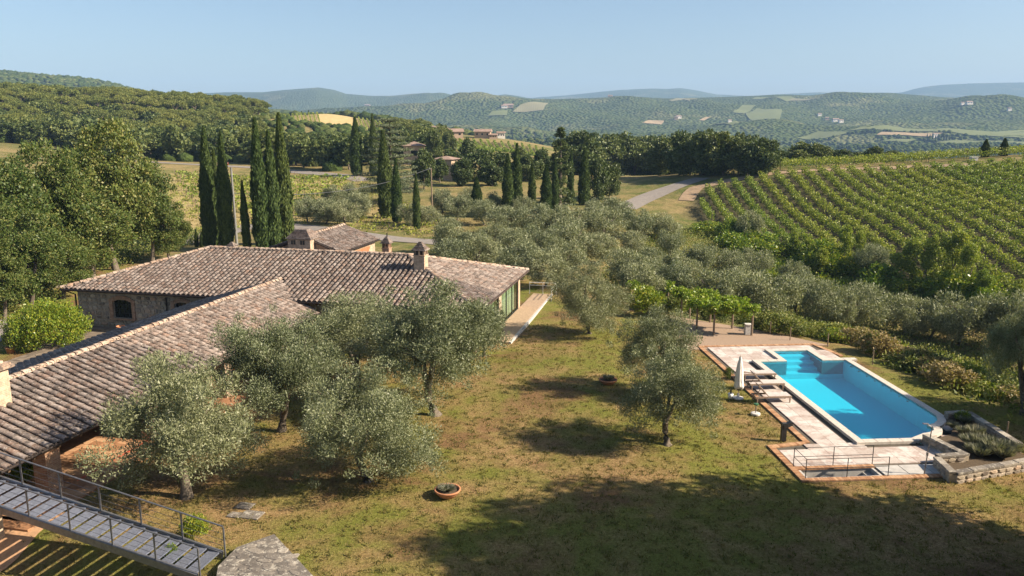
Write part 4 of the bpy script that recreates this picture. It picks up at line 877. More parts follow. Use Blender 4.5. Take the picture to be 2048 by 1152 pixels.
# shower
sb = at_z(1848, 950, 0); sw = thing('pool_shower', 'tall thin steel outdoor shower at the near right pool corner', 'shower', sb)
mb = MB(); mb.tube([sb, sb + Vector((.12, 0, 2.25))], [.028, .022], 8); mb.build('pole', M['steel'], sw)
mb = MB(); mb.tube([sb + Vector((.12, 0, 2.2)), sb + Vector((-.12, -.05, 2.36))], [.02, .02], 6); mb.build('arm', M['steel'], sw)
mb = MB(); mb.box(sb + Vector((-.2, -.06, 2.4)), (.24, .14, .03), bev=.008); mb.build('shower_head', M['steel'], sw)
mb = MB(); mb.box(sb + Vector((.02, -.04, 1.0)), (.07, .07, .16), bev=.01); mb.build('valve', M['steel'], sw)
# sun loungers
def lounger(c, label, back):
    t_ = thing('sun_lounger', label, 'sun lounger', c, 'sun loungers by the pool'); L, w, hz = 2.05, .72, .36; X_, Y_ = QX, QY
    pt_ = lambda x, y, z: c + X_ * x + Y_ * y + UZ * z
    for s_ in (-1, 1): mb = MB(); mb.box(pt_(0, s_ * (w / 2 - .03), hz), (L, .05, .09), (X_, Y_, UZ), .008); mb.build('rail', M['teak'], t_)
    for x in (-L / 2 + .03, L / 2 - .03): mb = MB(); mb.box(pt_(x, 0, hz), (.05, w - .11, .085), (X_, Y_, UZ), .008); mb.build('rail', M['teak'], t_)
    for x in (-L / 2 + .12, L / 2 - .1):
        for s_ in (-1, 1): mb = MB(); mb.box(pt_(x, s_ * (w / 2 - .03), hz / 2 - .02), (.06, .055, hz - .05), (X_, Y_, UZ)); mb.build('leg', M['teak'], t_)
    x0 = -.28; mb = MB(); mb.box(pt_((x0 + L / 2 - .06) / 2, 0, hz + .06), (L / 2 - .06 - x0, w - .08, .035), (X_, Y_, UZ), .01); mb.build('seat', M['sling'], t_)
    for k in range(9):
        mb = MB(); mb.box(pt_(x0 + .08 + k * .14, 0, hz + .03), (.09, w - .12, .018), (X_, Y_, UZ)); mb.build('slat', M['teak'], t_)
    d = (-X_ * math.cos(back) + UZ * math.sin(back)); nrm = X_ * math.sin(back) + UZ * math.cos(back)
    b = pt_(x0, 0, hz + .05); bl = .82; mb = MB()
    for s_ in (-1, 1): mb.box(b + d * (bl / 2) + Y_ * (s_ * (w / 2 - .08)), (bl, .05, .045), (d, Y_, nrm))
    mb.box(b + d * (bl - .02), (.05, w - .22, .044), (d, Y_, nrm)); f = mb.build('backrest', M['teak'], t_)
    mb = MB(); mb.box(b + d * (bl / 2) + nrm * .02, (bl - .06, w - .24, .025), (d, Y_, nrm), .008); mb.build('sling', M['sling'], f)
    mb = MB(); mb.bar(b + d * .5, pt_(x0 - .6, 0, hz), .018); mb.build('prop', M['teak'], t_); return t_
lounger(at_z(1542, 803, 0), 'teak sun lounger nearest the camera, backrest raised', R(48)); lounger(at_z(1530, 777, 0), 'middle teak sun lounger of three, backrest raised', R(48)); lounger(at_z(1515, 757, 0), 'teak sun lounger farthest from the camera, lying flat', R(10))
# closed parasol
pb = at_z(1476, 797, .02); pa = thing('parasol', 'closed white parasol standing beside the sun loungers', 'umbrella', pb)
mb = MB(); mb.bar(pb, pb + UZ * 2.35, .028, 8); mb.build('pole', M['teak'], pa)
vs_ = []; fs_2 = []; nn_ = 24; prof = [(.05, 2.42), (.07, 2.25), (.12, 2.0), (.17, 1.6), (.2, 1.2), (.23, .85), (.26, .72), (.2, .6), (.13, .62)]
for r0, z in prof:
    for k in range(nn_): a = 2 * math.pi * k / nn_; q = r0 * (1 + .22 * math.cos(a * 8 + z)); vs_.append(pb + Vector((q * math.cos(a), q * math.sin(a), z + .05 * math.sin(a * 3) * (z < 1))))
for i in range(len(prof) - 1):
    for k in range(nn_): fs_2.append((i * nn_ + k, i * nn_ + (k + 1) % nn_, (i + 1) * nn_ + (k + 1) % nn_, (i + 1) * nn_ + k))
mb = MB(); mb.add(vs_, fs_2); mb.build('canopy', M['canvas'], pa, True)
mb = MB(); mb.lathe(pb, [(.0, .0), (.3, .0), (.3, .07), (.08, .12), (.06, .3), (0, .3)], 14); mb.build('base', M['cast_stone'], pa)
mb = MB(); mb.bar(pb + UZ * 2.35, pb + UZ * 2.55, .02, 6, .004); mb.build('finial', M['teak'], pa)
# bollard lamp, garden tap, pots
b = at_z(1566, 881, .0); bl_ = thing('bollard_light', 'dark grey bollard light with angled head on the pool bank', 'bollard', b)
mb = MB(); mb.box(b + UZ * .45, (.24, .2, .92), bev=.02); mb.build('post', M['dark_steel'], bl_); mb = MB(); mb.box(b + Vector((.16, -.02, .82)), (.42, .24, .2), ((.9, 0, .43), (0, 1, 0), (-.43, 0, .9)), .02); mb.build('lamp_head', M['dark_steel'], bl_)
b = at_z(1511, 828, .02); tp = thing('garden_tap', 'green topped tap post on a round stone beside the brick edging', 'tap', b)
mb = MB(); mb.lathe(b, [(0, -.03), (.25, -.03), (.25, .06), (.2, .08), (0, .08)], 14); mb.build('base', M['cast_stone'], tp); mb = MB(); mb.bar(b, b + UZ * .5, .025); mb.build('pole', M['steel'], tp)
mb = MB(); mb.lathe(b, [(0, .48), (.12, .5), (.13, .58), (0, .62)], 10); mb.build('cap', M['green_paint'], tp)
b = at_z(1461, 797, .03); bt = thing('bucket', 'small white chlorine bucket with dark lid at the parasol foot', 'bucket', b)
mb = MB(); mb.lathe(b, [(0, 0), (.13, 0), (.16, .3), (.0, .3)], 12); mb.build('body', M['white_paint'], bt, True); mb = MB(); mb.lathe(b, [(0, .3), (.05, .3), (.05, .5), (0, .52)], 8); mb.build('lid', M['dark_steel'], bt)
#PART5
# ------------------------------------------------------------------ plants
def unit(a): return a / np.maximum(np.linalg.norm(a, axis=-1, keepdims=True), 1e-9)
def cloud(C, Rd, n, L, Wd, g, up=.25, outw=.7, shell=.45, sq=(1, 1, .85), jit=1., droop=0.):
    """n leaf-shaped quads spread through clumps with centres C and radii Rd"""
    C = np.asarray(C, float); Rd = np.asarray(Rd, float); w = Rd ** 2; i = g.choice(len(C), n, p=w / w.sum())
    d = unit(g.normal(size=(n, 3))); r = Rd[i] * (shell + (1 - shell) * g.random(n) ** .6) * g.choice([1, 1, 1, 1.18], n)
    p = C[i] + d * r[:, None] * np.array(sq)
    dr = unit(d * outw + g.normal(size=(n, 3)) * .6 * jit + np.array([0, 0, up - droop]))
    sd_ = unit(np.cross(dr, unit(g.normal(size=(n, 3)) + d * .4))); s = g.uniform(.65, 1.3, n)[:, None]
    a = p - dr * L * s * .5; b = p + sd_ * Wd * s * .5 - dr * L * s * .08; c = p + dr * L * s * .5; e = p - sd_ * Wd * s * .5 - dr * L * s * .08
    V = np.stack([a, b, c, e], 1).reshape(-1, 3); return V, np.arange(4 * n).reshape(n, 4)
def cat(*vf):
    Vs, Fs, o = [], [], 0
    for v, f in vf: Vs.append(v); Fs.append(f + o); o += len(v)
    return np.concatenate(Vs), np.concatenate(Fs)
KIND = {}
def add_kind(kind, crown_vf, trunk, mat, hgt, wid, bark='bark'):
    V_ = crown_vf[0]; hgt = float(np.percentile(V_[:, 2], 99.5)); wid = 2 * float(np.percentile(np.hypot(V_[:, 0], V_[:, 1]), 95.5 if kind != 'cypress' else 97))
    cm = new_mesh('crown', *crown_vf); cm.materials.append(M[mat]); tm = None
    if trunk is not None: tm = new_mesh('trunk', trunk.v, trunk.f, True); tm.materials.append(M[bark])
    KIND.setdefault(kind, []).append((tm, cm, hgt, wid))
def limbs(mb, g, base_r, h0, spread, top, n=4, lean=.3, sides=7):
    """forked trunk: a leaning bole and n limbs; returns limb ends"""
    l = Vector((g.normal() * lean, g.normal() * lean, 0)); k = Vector((l.x * .6 + g.normal() * .08, l.y * .6 + g.normal() * .08, h0 * .55)); f = Vector((l.x, l.y, h0))
    mb.tube([(0, 0, -.35), (0, 0, .0), k * .5 + Vector((0, 0, 0)), k, f], [base_r * 1.6, base_r * 1.3, base_r * .95, base_r * .85, base_r * .8], sides); ends = []
    for i in range(n):
        a = 2 * math.pi * (i + g.uniform(-.3, .3)) / n; r_ = spread * g.uniform(.5, 1.); z = h0 + (top - h0) * g.uniform(.45, .85); e_ = Vector((f.x + math.cos(a) * r_, f.y + math.sin(a) * r_, z))
        m1 = f.lerp(e_, .4) + Vector((g.normal() * .12, g.normal() * .12, .12 * (top - h0))); m2 = f.lerp(e_, .72) + Vector((g.normal() * .1, g.normal() * .1, .1))
        mb.tube([f - Vector((0, 0, .08)), m1, m2, e_], [base_r * .6, base_r * .42, base_r * .27, base_r * .08], 6); ends.append(e_)
        for q in range(2):
            b_ = m2.lerp(e_, g.uniform(0, .6)); a2 = a + g.uniform(-1.3, 1.3); t_ = b_ + Vector((math.cos(a2), math.sin(a2), g.uniform(.1, .8))) * spread * .35; mb.tube([b_, t_], [base_r * .2, base_r * .05], 5); ends.append(t_)
    return ends
def ell_clumps(g, n, w, z0, z1, r0, r1, lowcut=-.55, fill=.45):
    C, Rr = [], []
    while len(C) < n:
        d = unit(g.normal(size=3)); 
        if d[2] < lowcut: continue
        f = fill + (1 - fill) * g.random() ** .5; rr_ = g.uniform(r0, r1)
        C.append((d[0] * (w / 2 - rr_ * .7) * f, d[1] * (w / 2 - rr_ * .7) * f, (z0 + z1) / 2 + d[2] * ((z1 - z0) / 2 - rr_ * .6) * f)); Rr.append(rr_)
    return np.array(C), np.array(Rr)
for s in range(4):       # olives close to the camera: several uneven lobes on forked limbs
    g = np.random.default_rng(100 + s); tk = MB(); en = limbs(tk, g, .17, 1.0, 1.6, 4.0, 4, .16)
    C, Rr = [], []
    nl = 8 + s % 2
    for k in range(nl):
        a = 6.283 * k / nl + g.uniform(-.4, .4); rl = g.uniform(.9, 1.35); rr_ = g.uniform(1.1, 1.75) * (k > 0); zc = g.uniform(1.35, 3.4) if k else g.uniform(3.4, 3.9)
        for q in range(13):
            d = unit(g.normal(size=3)); f = g.random() ** .4; C.append((rr_ * math.cos(a) + d[0] * rl * f, rr_ * math.sin(a) + d[1] * rl * f, max(.5, zc + d[2] * rl * f * .95))); Rr.append(g.uniform(.25, .56))
        for q in range(4):   # loose shoots
            d = unit(g.normal(size=3) + np.array([0, 0, .5])); C.append((rr_ * math.cos(a) + d[0] * rl * 1.25, rr_ * math.sin(a) + d[1] * rl * 1.25, max(.4, zc + d[2] * rl * 1.25))); Rr.append(g.uniform(.12, .25))
    C = np.r_[np.array(C), np.array([tuple(e_) for e_ in en])]; Rr = np.r_[np.array(Rr), np.full(len(en), .35)]
    add_kind('olive_near', cat(cloud(C, Rr * 1.1, 52000, .09, .03, g, .3, .8, .15), cloud(C, Rr * 1.25, 11000, .11, .028, g, .8, .8, .5)), tk, 'olive_leaf', 5., 5.8)
for s in range(4):       # olives of the grove
    g = np.random.default_rng(200 + s); tk = MB(); en = limbs(tk, g, .16, .9, 1.5, 3.6, 3, .2, 6)
    C, Rr = ell_clumps(g, 38, 5.2, .1, 4.2, .45, .95, -.95)
    add_kind('olive_far', cloud(C, Rr, 9000, .24, .065, g, .45, .8, .3), tk, 'olive_leaf_far', 4.3, 5.4)
def cyp_profile(t_): return np.minimum(1., (1 - t_) / .5 + .01) ** .8 * (.8 + .2 * np.minimum(1, t_ / .1)) * (1 - .12 * t_)
for s in range(4):
    g = np.random.default_rng(300 + s); H_, R_ = 15., .82; n = 11000; z = g.random(n) * .985; a = g.random(n) * 6.283; lump = 1 + .11 * np.sin(a * 3 + z * 22 + s) + .08 * np.sin(a * 5 - z * 41) + .06 * g.normal(size=n)
    r = R_ * cyp_profile(z) * lump * (.8 + .25 * g.random(n)); p = np.stack([r * np.cos(a), r * np.sin(a), .35 + z * (H_ - .35)], -1)
    dr = unit(np.stack([np.cos(a) * .28, np.sin(a) * .28, np.ones(n)], -1) + g.normal(size=(n, 3)) * .16); sd_ = unit(np.cross(dr, np.stack([np.cos(a), np.sin(a), np.zeros(n)], -1) + g.normal(size=(n, 3)) * .5)); q = g.uniform(.6, 1.3, n)[:, None]
    V = np.stack([p - dr * .2 * q, p + sd_ * .075 * q, p + dr * .24 * q, p - sd_ * .075 * q], 1).reshape(-1, 3)
    core = MB(); core.lathe((0, 0, 0), [(.3, .3)] + [(R_ * .78 * float(cyp_profile(np.array(t_))), .35 + t_ * (H_ - .6)) for t_ in np.linspace(.03, .97, 12)] + [(.01, H_ - .3)], 9)
    cf = np.array([f for f in core.f]); tk = MB(); tk.tube([(0, 0, -.4), (0, 0, 1.)], [.2, .16], 7)
    add_kind('cypress', cat((V, np.arange(4 * n).reshape(n, 4)), (np.array(core.v), cf)), tk, 'cypress_leaf', 15., 1.75)
for s in range(4):       # large broadleaf trees on the left
    g = np.random.default_rng(400 + s); tk = MB(); en = limbs(tk, g, .28, 3., 3.2, 10, 5, .4)
    C, Rr = ell_clumps(g, 75, 9., 1., 12., .5, 1.5, -.9, .35); add_kind('broad_near', cloud(C, Rr, 30000, .25, .15, g, .1, .7, .3), tk, 'broad_leaf', 12.3, 9.4)
for s in range(4):       # wood on the hillside
    g = np.random.default_rng(500 + s); tk = MB(); limbs(tk, g, .25, 2.5, 2.2, 8, 3, .3, 5)
    C, Rr = ell_clumps(g, 22, 8.5, .8, 8.6, 1.1, 2., -.8, .5); add_kind('broad_far', cloud(C, Rr, 2600, .85, .5, g, .15, .7, .5), tk, 'wood_leaf', 9., 9.)
    C, Rr = ell_clumps(g, 40, 9.5, -.4, 10.5, 1., 1.9, -.95, .5); add_kind('dark_far', cloud(C, Rr, 6500, .62, .38, g, .15, .7, .5), tk, 'dark_leaf', 11., 10.)
for s in range(3):       # umbrella pines
    g = np.random.default_rng(600 + s); tk = MB(); limbs(tk, g, .25, 5.2, 3.2, 8.4, 5, .4, 6); n = 34; a = g.random(n) * 6.283; r = 4.2 * np.sqrt(g.random(n))
    C = np.stack([r * np.cos(a), r * np.sin(a), 8.4 - (r / 4.2) ** 2 * 1.7 + g.normal(size=n) * .25], -1); add_kind('pine', cloud(C, np.full(n, 1.15), 3600, .6, .22, g, .6, .6, .55, (1, 1, .6)), tk, 'pine_leaf', 9.6, 10.)
g = np.random.default_rng(700); tk = MB(); tk.tube([(0, 0, -.4), (0, 0, 6), (.1, 0, 15)], [.4, .3, .05], 8); C = []; Rr = []   # cedar with tiers
for k in range(13):
    z = 2 + k * 1.05; sp = 6. * (1 - k / 14.5) ** .8
    for j in range(6):
        a = j * 1.047 + k * .7 + g.uniform(-.3, .3); L_ = sp * g.uniform(.7, 1.05); tk.tube([(0, 0, z), (math.cos(a) * L_, math.sin(a) * L_, z + .2)], [.1, .02], 5)
        for q in (.35, .6, .82, 1.): C.append((math.cos(a) * L_ * q, math.sin(a) * L_ * q, z + .15 + .3 * q)); Rr.append(.55 + .35 * (1 - k / 13))
add_kind('cedar', cloud(C, Rr, 24000, .34, .11, g, .2, .8, .3, (1.3, 1.3, .4)), tk, 'cedar_leaf', 15.8, 12.)
for s in range(2):       # tall dark conifer
    g = np.random.default_rng(720 + s); tk = MB(); tk.tube([(0, 0, -.4), (0, 0, 8), (0, 0, 14)], [.3, .2, .03], 7); C = []; Rr = []
    for k in range(90): z = g.uniform(.8, 14.4); r = 2.7 * (1 - z / 15) ** .75 * g.uniform(.4, 1.); a = g.random() * 6.28; C.append((r * math.cos(a), r * math.sin(a), z)); Rr.append(.75 - .4 * z / 15)
    add_kind('conifer', cloud(C, Rr, 12000, .34, .12, g, .1, .7, .4, droop=.2), tk, 'dark_leaf', 15., 5.8)
for s in range(4):       # shrubs
    g = np.random.default_rng(800 + s); C, Rr = ell_clumps(g, 16, 2.6, -.1, 1.8, .35, .6, -.5)
    for nm, mt in (('shrub', 'scrub_leaf'), ('dry_shrub', 'dry_leaf'), ('green_shrub', 'hedge_leaf')): add_kind(nm, cloud(C, Rr, 2200, .17, .085, g, .4, .7, .4), None, mt, 2., 2.7)
    C, Rr = ell_clumps(g, 22, 2.4, .1, 6., .4, .75, -.9); tk = MB(); limbs(tk, g, .08, 1.5, .6, 5.5, 3, .2, 5); add_kind('sapling', cloud(C, Rr, 4200, .2, .12, g, .5, .6, .4), tk, 'vine_leaf', 6.2, 2.7)
g = np.random.default_rng(850); C, Rr = ell_clumps(g, 110, 5.2, -.5, 2.35, .35, .6, -.5, .6); add_kind('hedge', cloud(C, Rr, 22000, .12, .065, g, .3, .8, .5), None, 'hedge_leaf', 2.5, 5.4)
for s in range(2):
    g = np.random.default_rng(870 + s); n = 900; a = g.random(n) * 6.283; r = .12 * np.sqrt(g.random(n)); dr = unit(np.stack([np.cos(a) * .7, np.sin(a) * .7, g.uniform(.5, 1.3, n)], -1)); p = np.stack([r * np.cos(a), r * np.sin(a), np.zeros(n)], -1); L_ = g.uniform(.35, .75, n)[:, None]; sd_ = unit(np.cross(dr, g.normal(size=(n, 3))))
    add_kind('lavender', (np.stack([p, p + dr * L_ * .6 + sd_ * .02, p + dr * L_ * 1.1, p + dr * L_ * .6 - sd_ * .02], 1).reshape(-1, 3), np.arange(4 * n).reshape(n, 4)), None, 'lavender_leaf', .7, 1.)
NAME = {'olive_near': 'olive_tree', 'olive_far': 'olive_tree', 'cypress': 'cypress_tree', 'broad_near': 'broadleaf_tree', 'broad_far': 'broadleaf_tree', 'dark_far': 'oak_tree', 'pine': 'umbrella_pine', 'cedar': 'cedar_tree', 'conifer': 'conifer_tree', 'shrub': 'shrub', 'dry_shrub': 'dry_shrub', 'green_shrub': 'shrub', 'sapling': 'young_tree', 'hedge': 'hedge', 'lavender': 'lavender_plant'}
def plant(kind, pos, hgt, wid, label, category='tree', group=None, var=None, rot=None, lean=(0, 0)):
    v = KIND[kind]; tm, cm, h0, w0 = v[random.randrange(len(v)) if var is None else var % len(v)]
    rz = random.uniform(0, 6.28) if rot is None else rot; sc = (wid / w0, wid / w0, hgt / h0)
    if tm is None:
        o = bpy.data.objects.new(NAME[kind], cm); o.location = pos; o.rotation_euler = (0, 0, rz); o.scale = sc; col.objects.link(o); return tag(o, label, category, group)
    o = bpy.data.objects.new(NAME[kind], None); o.location = pos; o.rotation_euler = (lean[0], lean[1], rz); o.scale = sc; col.objects.link(o); tag(o, label, category, group)
    for nm, me_ in (('trunk', tm), ('crown', cm)):
        c_ = bpy.data.objects.new(nm, me_); c_.parent = o; col.objects.link(c_)
    return o
def px_size(cx, top, base, w, p=None):
    p = G(cx, base) if p is None else p; zd = p.y * math.cos(PITCH) + (CAM_Z - p.z) * math.sin(PITCH); return p, at_y(cx, top, p.y)[2] - p.z, w * zd / FPX
def plant_px(kind, cx, top, base, w, label, category='tree', group=None, var=None, **k):
    p, hg, wd = px_size(cx, top, base, w); return plant(kind, p, max(hg, .4), wd, label, category, group, var, **k)

# olives on the lawn
for k, (cx, tp, bs, w, lb) in enumerate([
    (374, 718, 995, 292, 'large silvery olive tree nearest the camera, beside the portico floor'), (563, 636, 862, 232, 'olive tree with bare trunk right of the portico wing'),
    (736, 732, 962, 285, 'broad low-hanging olive tree in the middle of the left lawn group'), (872, 572, 830, 262, 'tall olive tree with slim trunk in front of the farmhouse hip'),
    (712, 596, 768, 250, 'olive tree against the farmhouse front, behind the lawn group'), (968, 608, 712, 95, 'small round olive at the corner of the glazed end'),
    (1178, 525, 667, 152, 'lone olive tree on the lawn right of the farmhouse'), (1335, 700, 890, 200, 'olive tree on the lawn nearest the pool'), (1315, 622, 792, 152, 'olive tree between the pergola and the pool lawn')]):
    plant_px('olive_near', cx, tp, bs, w, lb, 'tree', 'olives on the lawn', k, rot=k * 1.3)
# trees out of the picture on the right that shade the lawn and the pool
for k, (x, y, hg, wd) in enumerate([(25.5, 24.5, 16, 10), (22.5, 19.5, 15, 10), (31, 21, 15, 11), (17, 12.5, 12, 9), (26, 13, 13, 10), (41, 21, 13.5, 9), (19.5, 16, 13, 9), (21.5, 22, 16, 9)]):
    plant('broad_near', Vector((x, y, h(x, y))), hg, wd, ['tall tree beyond the right edge, casting the widest lawn shadow', 'tall tree beyond the lower right corner', 'tall tree farthest beyond the right edge', 'tree beyond the bottom right of the picture', 'second tree beyond the bottom right of the picture', 'tree beyond the right edge behind the widest shadow', 'tree close beyond the lower right corner', 'tall tree just outside the right edge of the picture'][k], 'tree', 'trees shading the near lawn', k)
for k, (x, y, hg, wd) in enumerate([(35.5, 37.6, 11.5, 6), (37, 47, 10, 7), (45, 30, 11, 8)]):
    plant('broad_near' if k == 0 else 'dark_far', Vector((x, y, h(x, y))), hg, wd, ['dark tree at the right edge level with the pool', 'dark tree at the right edge behind the pool', 'dark tree beyond the right edge near the planter'][k], 'tree', 'dark trees by the pool', k)
# cypresses
CY = [(422, 255, 497, 32, 'tall leaning cypress, leftmost of the row behind the farmhouse'), (438, 300, 488, 22, 'dark cypress half hidden behind the leftmost tall one'), (455, 265, 500, 30, 'second tall cypress behind the farmhouse, in front of the concrete pole'), (495, 362, 502, 17, 'short slim cypress between the two tall groups'),
      (526, 238, 502, 34, 'tallest cypress, left one of the group of three'), (551, 262, 500, 30, 'middle cypress of the group of three behind the farmhouse'), (573, 228, 488, 34, 'right cypress of the group of three behind the farmhouse'),
      (394, 458, 494, 9, 'tiny young cypress at the lane, left of a pair'), (404, 464, 494, 9, 'tiny young cypress at the lane, right of a pair'),
      (714, 234, 352, 24, 'broad cypress standing left of the cedar'), (748, 228, 352, 18, 'cypress half hidden behind the cedar'), (773, 262, 436, 30, 'tall dark cypress in front of the cedar'), (794, 318, 446, 22, 'shorter cypress right of the tall one by the cedar'), (834, 348, 460, 16, 'slim cypress left of the wooden pole'),
      (954, 354, 434, 24, 'short wide cypress alone in the olive grove'), (1016, 308, 432, 24, 'left cypress of the pair in the olive grove'), (1034, 288, 430, 22, 'right cypress of the pair in the olive grove'), (1064, 325, 424, 17, 'slim cypress right of the grove pair'), (1092, 330, 428, 24, 'cypress left of the dark conifer'), (1110, 318, 420, 15, 'thin cypress just in front of the dark conifer'), (1140, 300, 405, 14, 'thin cypress right of the dark conifer'), (1167, 296, 410, 24, 'cypress beside the two round holm oaks')]
for k, (cx, tp, bs, w, lb) in enumerate(CY): plant_px('cypress', cx, tp, bs, w, lb, 'tree', 'cypresses', k, lean=(0, R(random.uniform(-1, 1))))
for cx, lb in ((1967, 'left cypress of the pair on the vineyard crest'), (2004, 'right cypress of the pair on the vineyard crest')):
    p = Vector(at_y(cx, 333, 160)); p.z = h(p.x, p.y); plant('cypress', p, max(3.5, at_y(cx, 290, 160)[2] - p.z), 1.7, lb, 'tree', 'crest cypresses')
for cx, lb in ((603, 'left of two tiny cypresses on the golden hill'), (617, 'right of two tiny cypresses on the golden hill')):
    p = Vector(at_y(cx, 224, 615)); p.z = h(p.x, p.y) - .5; plant('cypress', p, 7, 1.8, lb, 'tree', 'hilltop cypresses')
plant_px('cedar', 783, 238, 408, 112, 'spreading blue-green cedar with layered branches'); plant_px('conifer', 1120, 256, 415, 62, 'tall dark conifer rising above the grove cypresses')
plant_px('dark_far', 1195, 318, 402, 44, 'round holm oak right of the last grove cypress', 'tree', 'round oaks'); plant_px('dark_far', 1218, 332, 398, 46, 'round holm oak beside the country road', 'tree', 'round oaks')
# big trees on the left
for k, (cx, tp, bs, w) in enumerate([(232, 246, 540, 165), (112, 288, 575, 175), (30, 320, 600, 170), (305, 322, 528, 130), (60, 415, 625, 150), (185, 380, 560, 190), (338, 400, 522, 95), (10, 480, 640, 120), (125, 470, 598, 140)]):
    plant_px('broad_near', cx, tp, bs, w * .9, ['tallest broadleaf tree left of the farmhouse', 'broad tree left of the tallest one', 'tree at the left edge with its crown below the wood', 'tree right of the tallest one, near the cypresses', 'lower tree at the left edge', 'wide tree in front of the tallest one', 'smaller tree next to the leftmost cypress', 'lowest tree at the left edge by the lane', 'low tree behind the hedge'][k], 'tree', 'broadleaf trees left of the house', k)
# olive grove, row by row
ROWS = [('beside the annex, left of the cedar', [(615, 395, 446, 52), (652, 398, 448, 62), (690, 402, 450, 60), (716, 385, 440, 60), (668, 372, 420, 55), (712, 366, 415, 50)]),
    ('in the back row of the grove', [(820, 405, 452, 46), (856, 412, 450, 46), (886, 378, 425, 48), (915, 392, 440, 55), (940, 375, 420, 46), (985, 385, 428, 46), (1045, 392, 432, 46), (1222, 395, 448, 76), (1185, 400, 452, 66)]),
    ('in the second row of the grove', [(968, 400, 450, 58), (1010, 412, 472, 72), (1064, 412, 474, 74), (1098, 408, 468, 62), (1140, 412, 476, 86), (1207, 416, 480, 84), (1273, 420, 476, 66), (1331, 428, 482, 62)]),
    ('in the third row of the grove', [(898, 436, 512, 66), (950, 462, 520, 64), (990, 446, 510, 64), (1028, 456, 522, 74), (1085, 450, 520, 78), (1143, 440, 520, 90), (1198, 466, 528, 74), (1267, 462, 512, 54), (1340, 460, 516, 52), (1400, 488, 548, 64), (1458, 500, 556, 64), (1510, 498, 556, 66)]),
    ('in the fourth row of the grove', [(905, 478, 548, 84), (962, 470, 545, 84), (1043, 484, 560, 92), (1090, 500, 575, 92), (1130, 478, 556, 80), (1248, 498, 575, 80), (1290, 515, 590, 88), (1355, 505, 580, 82), (1300, 496, 560, 64), (1585, 522, 580, 60)]),
    ('in the row just beyond the pergola', [(1280, 528, 600, 84), (1350, 522, 606, 86), (1435, 538, 625, 96), (1480, 532, 612, 80), (1535, 545, 645, 116), (1590, 545, 628, 88), (1640, 560, 650, 86)]),
    ('in the front row above the pool scrub', [(1690, 575, 660, 84), (1725, 568, 660, 100), (1805, 590, 672, 88), (1860, 600, 678, 80), (1918, 588, 690, 110), (1990, 592, 700, 100), (2040, 580, 720, 110)])]
plant_px('olive_near', 2046, 600, 830, 150, 'silvery leafy tree at the right edge behind the planter lawn')
for ph, L_ in ROWS:
    L_ = sorted(L_)
    for k, (cx, tp, bs, w) in enumerate(L_): plant_px('olive_far', cx, tp, bs, w * 1.06, f'{ORD[k]} olive tree from the left {ph}', 'tree', 'olives of the grove')
plant_px('olive_far', 1498, 422, 486, 56, 'pale round willow-like olive at the foot of the vineyard rows', var=1); plant_px('olive_far', 1742, 488, 556, 70, 'grey round olive below the middle of the vineyard', var=2)
for k, (cx, tp, bs, w) in enumerate(sorted([(1586, 458, 520, 30), (1612, 476, 530, 24), (1686, 452, 545, 40), (1716, 462, 540, 30), (1640, 498, 556, 40), (1822, 476, 570, 56), (1856, 470, 575, 46), (1902, 462, 580, 70), (1930, 486, 600, 50), (1790, 506, 572, 40), (1962, 540, 620, 44), (2034, 560, 625, 46)])):
    plant_px('sapling', cx, tp, bs, w * .72, f'{ORD[k]} upright young poplar from the left below the vineyard', 'tree', 'young poplars below the vineyard')
g = np.random.default_rng(77)
for k, cx in enumerate(sorted(g.uniform(1410, 2040, 30))):
    by = np.interp(cx, [1410, 1600, 1800, 2040], [475, 522, 578, 630]) + g.uniform(-12, 18); p = G(cx, by); plant('green_shrub', p - UZ * .2, g.uniform(2., 4.), g.uniform(3.5, 6.5), f'{ORD[k]} bright green thicket from the left between the olives and the vineyard', 'shrub', 'green thickets below the vineyard')
# dark wood beyond the grove
g = np.random.default_rng(5); DW = []
for k in range(17):
    cx = 1150 + k * 23 + g.uniform(-6, 6); DW.append((cx, 272 + 16 * abs(math.sin(k * 1.7)) + (16 if k in (14, 15) else 0), 352, g.uniform(58, 78)))
for k, (cx, tp, bs, w) in enumerate(DW): plant_px('dark_far', cx, tp - 8, bs - 2, w * 1.1, f'{ORD[k]} dark oak from the left along the front of the wood', 'tree', 'front oaks of the dark wood')
for k in range(14):
    cx = 1165 + k * 26; p = Vector(at_y(cx, 330, 235 + g.uniform(-8, 12))); p.z = h(p.x, p.y); plant('dark_far', p, CAM_Z - 3.5 - p.z + g.uniform(-1.5, 1.5), 11, f'{ORD[k]} dark oak from the left at the back of the wood beyond the grove', 'tree', 'back oaks of the dark wood')
for k, (cx, tp, bs, w) in enumerate([(1500, 290, 345, 62), (1452, 284, 348, 50), (1560, 312, 342, 40), (1602, 296, 342, 48), (1636, 300, 341, 38), (1680, 310, 341, 44), (1712, 314, 340, 36), (1745, 304, 338, 28), (1782, 312, 338, 36), (1848, 322, 336, 30)]):
    p = Vector(at_y(cx, bs, 182)); p.z = h(p.x, p.y); z1 = at_y(cx, tp - 10, p.y)[2]; plant('dark_far' if k % 3 else 'broad_far', p, z1 - p.z, w * 1.3 * p.y / FPX, f'{ORD[k]} tree from the left behind the vineyard crest', 'tree', 'trees behind the vineyard crest')
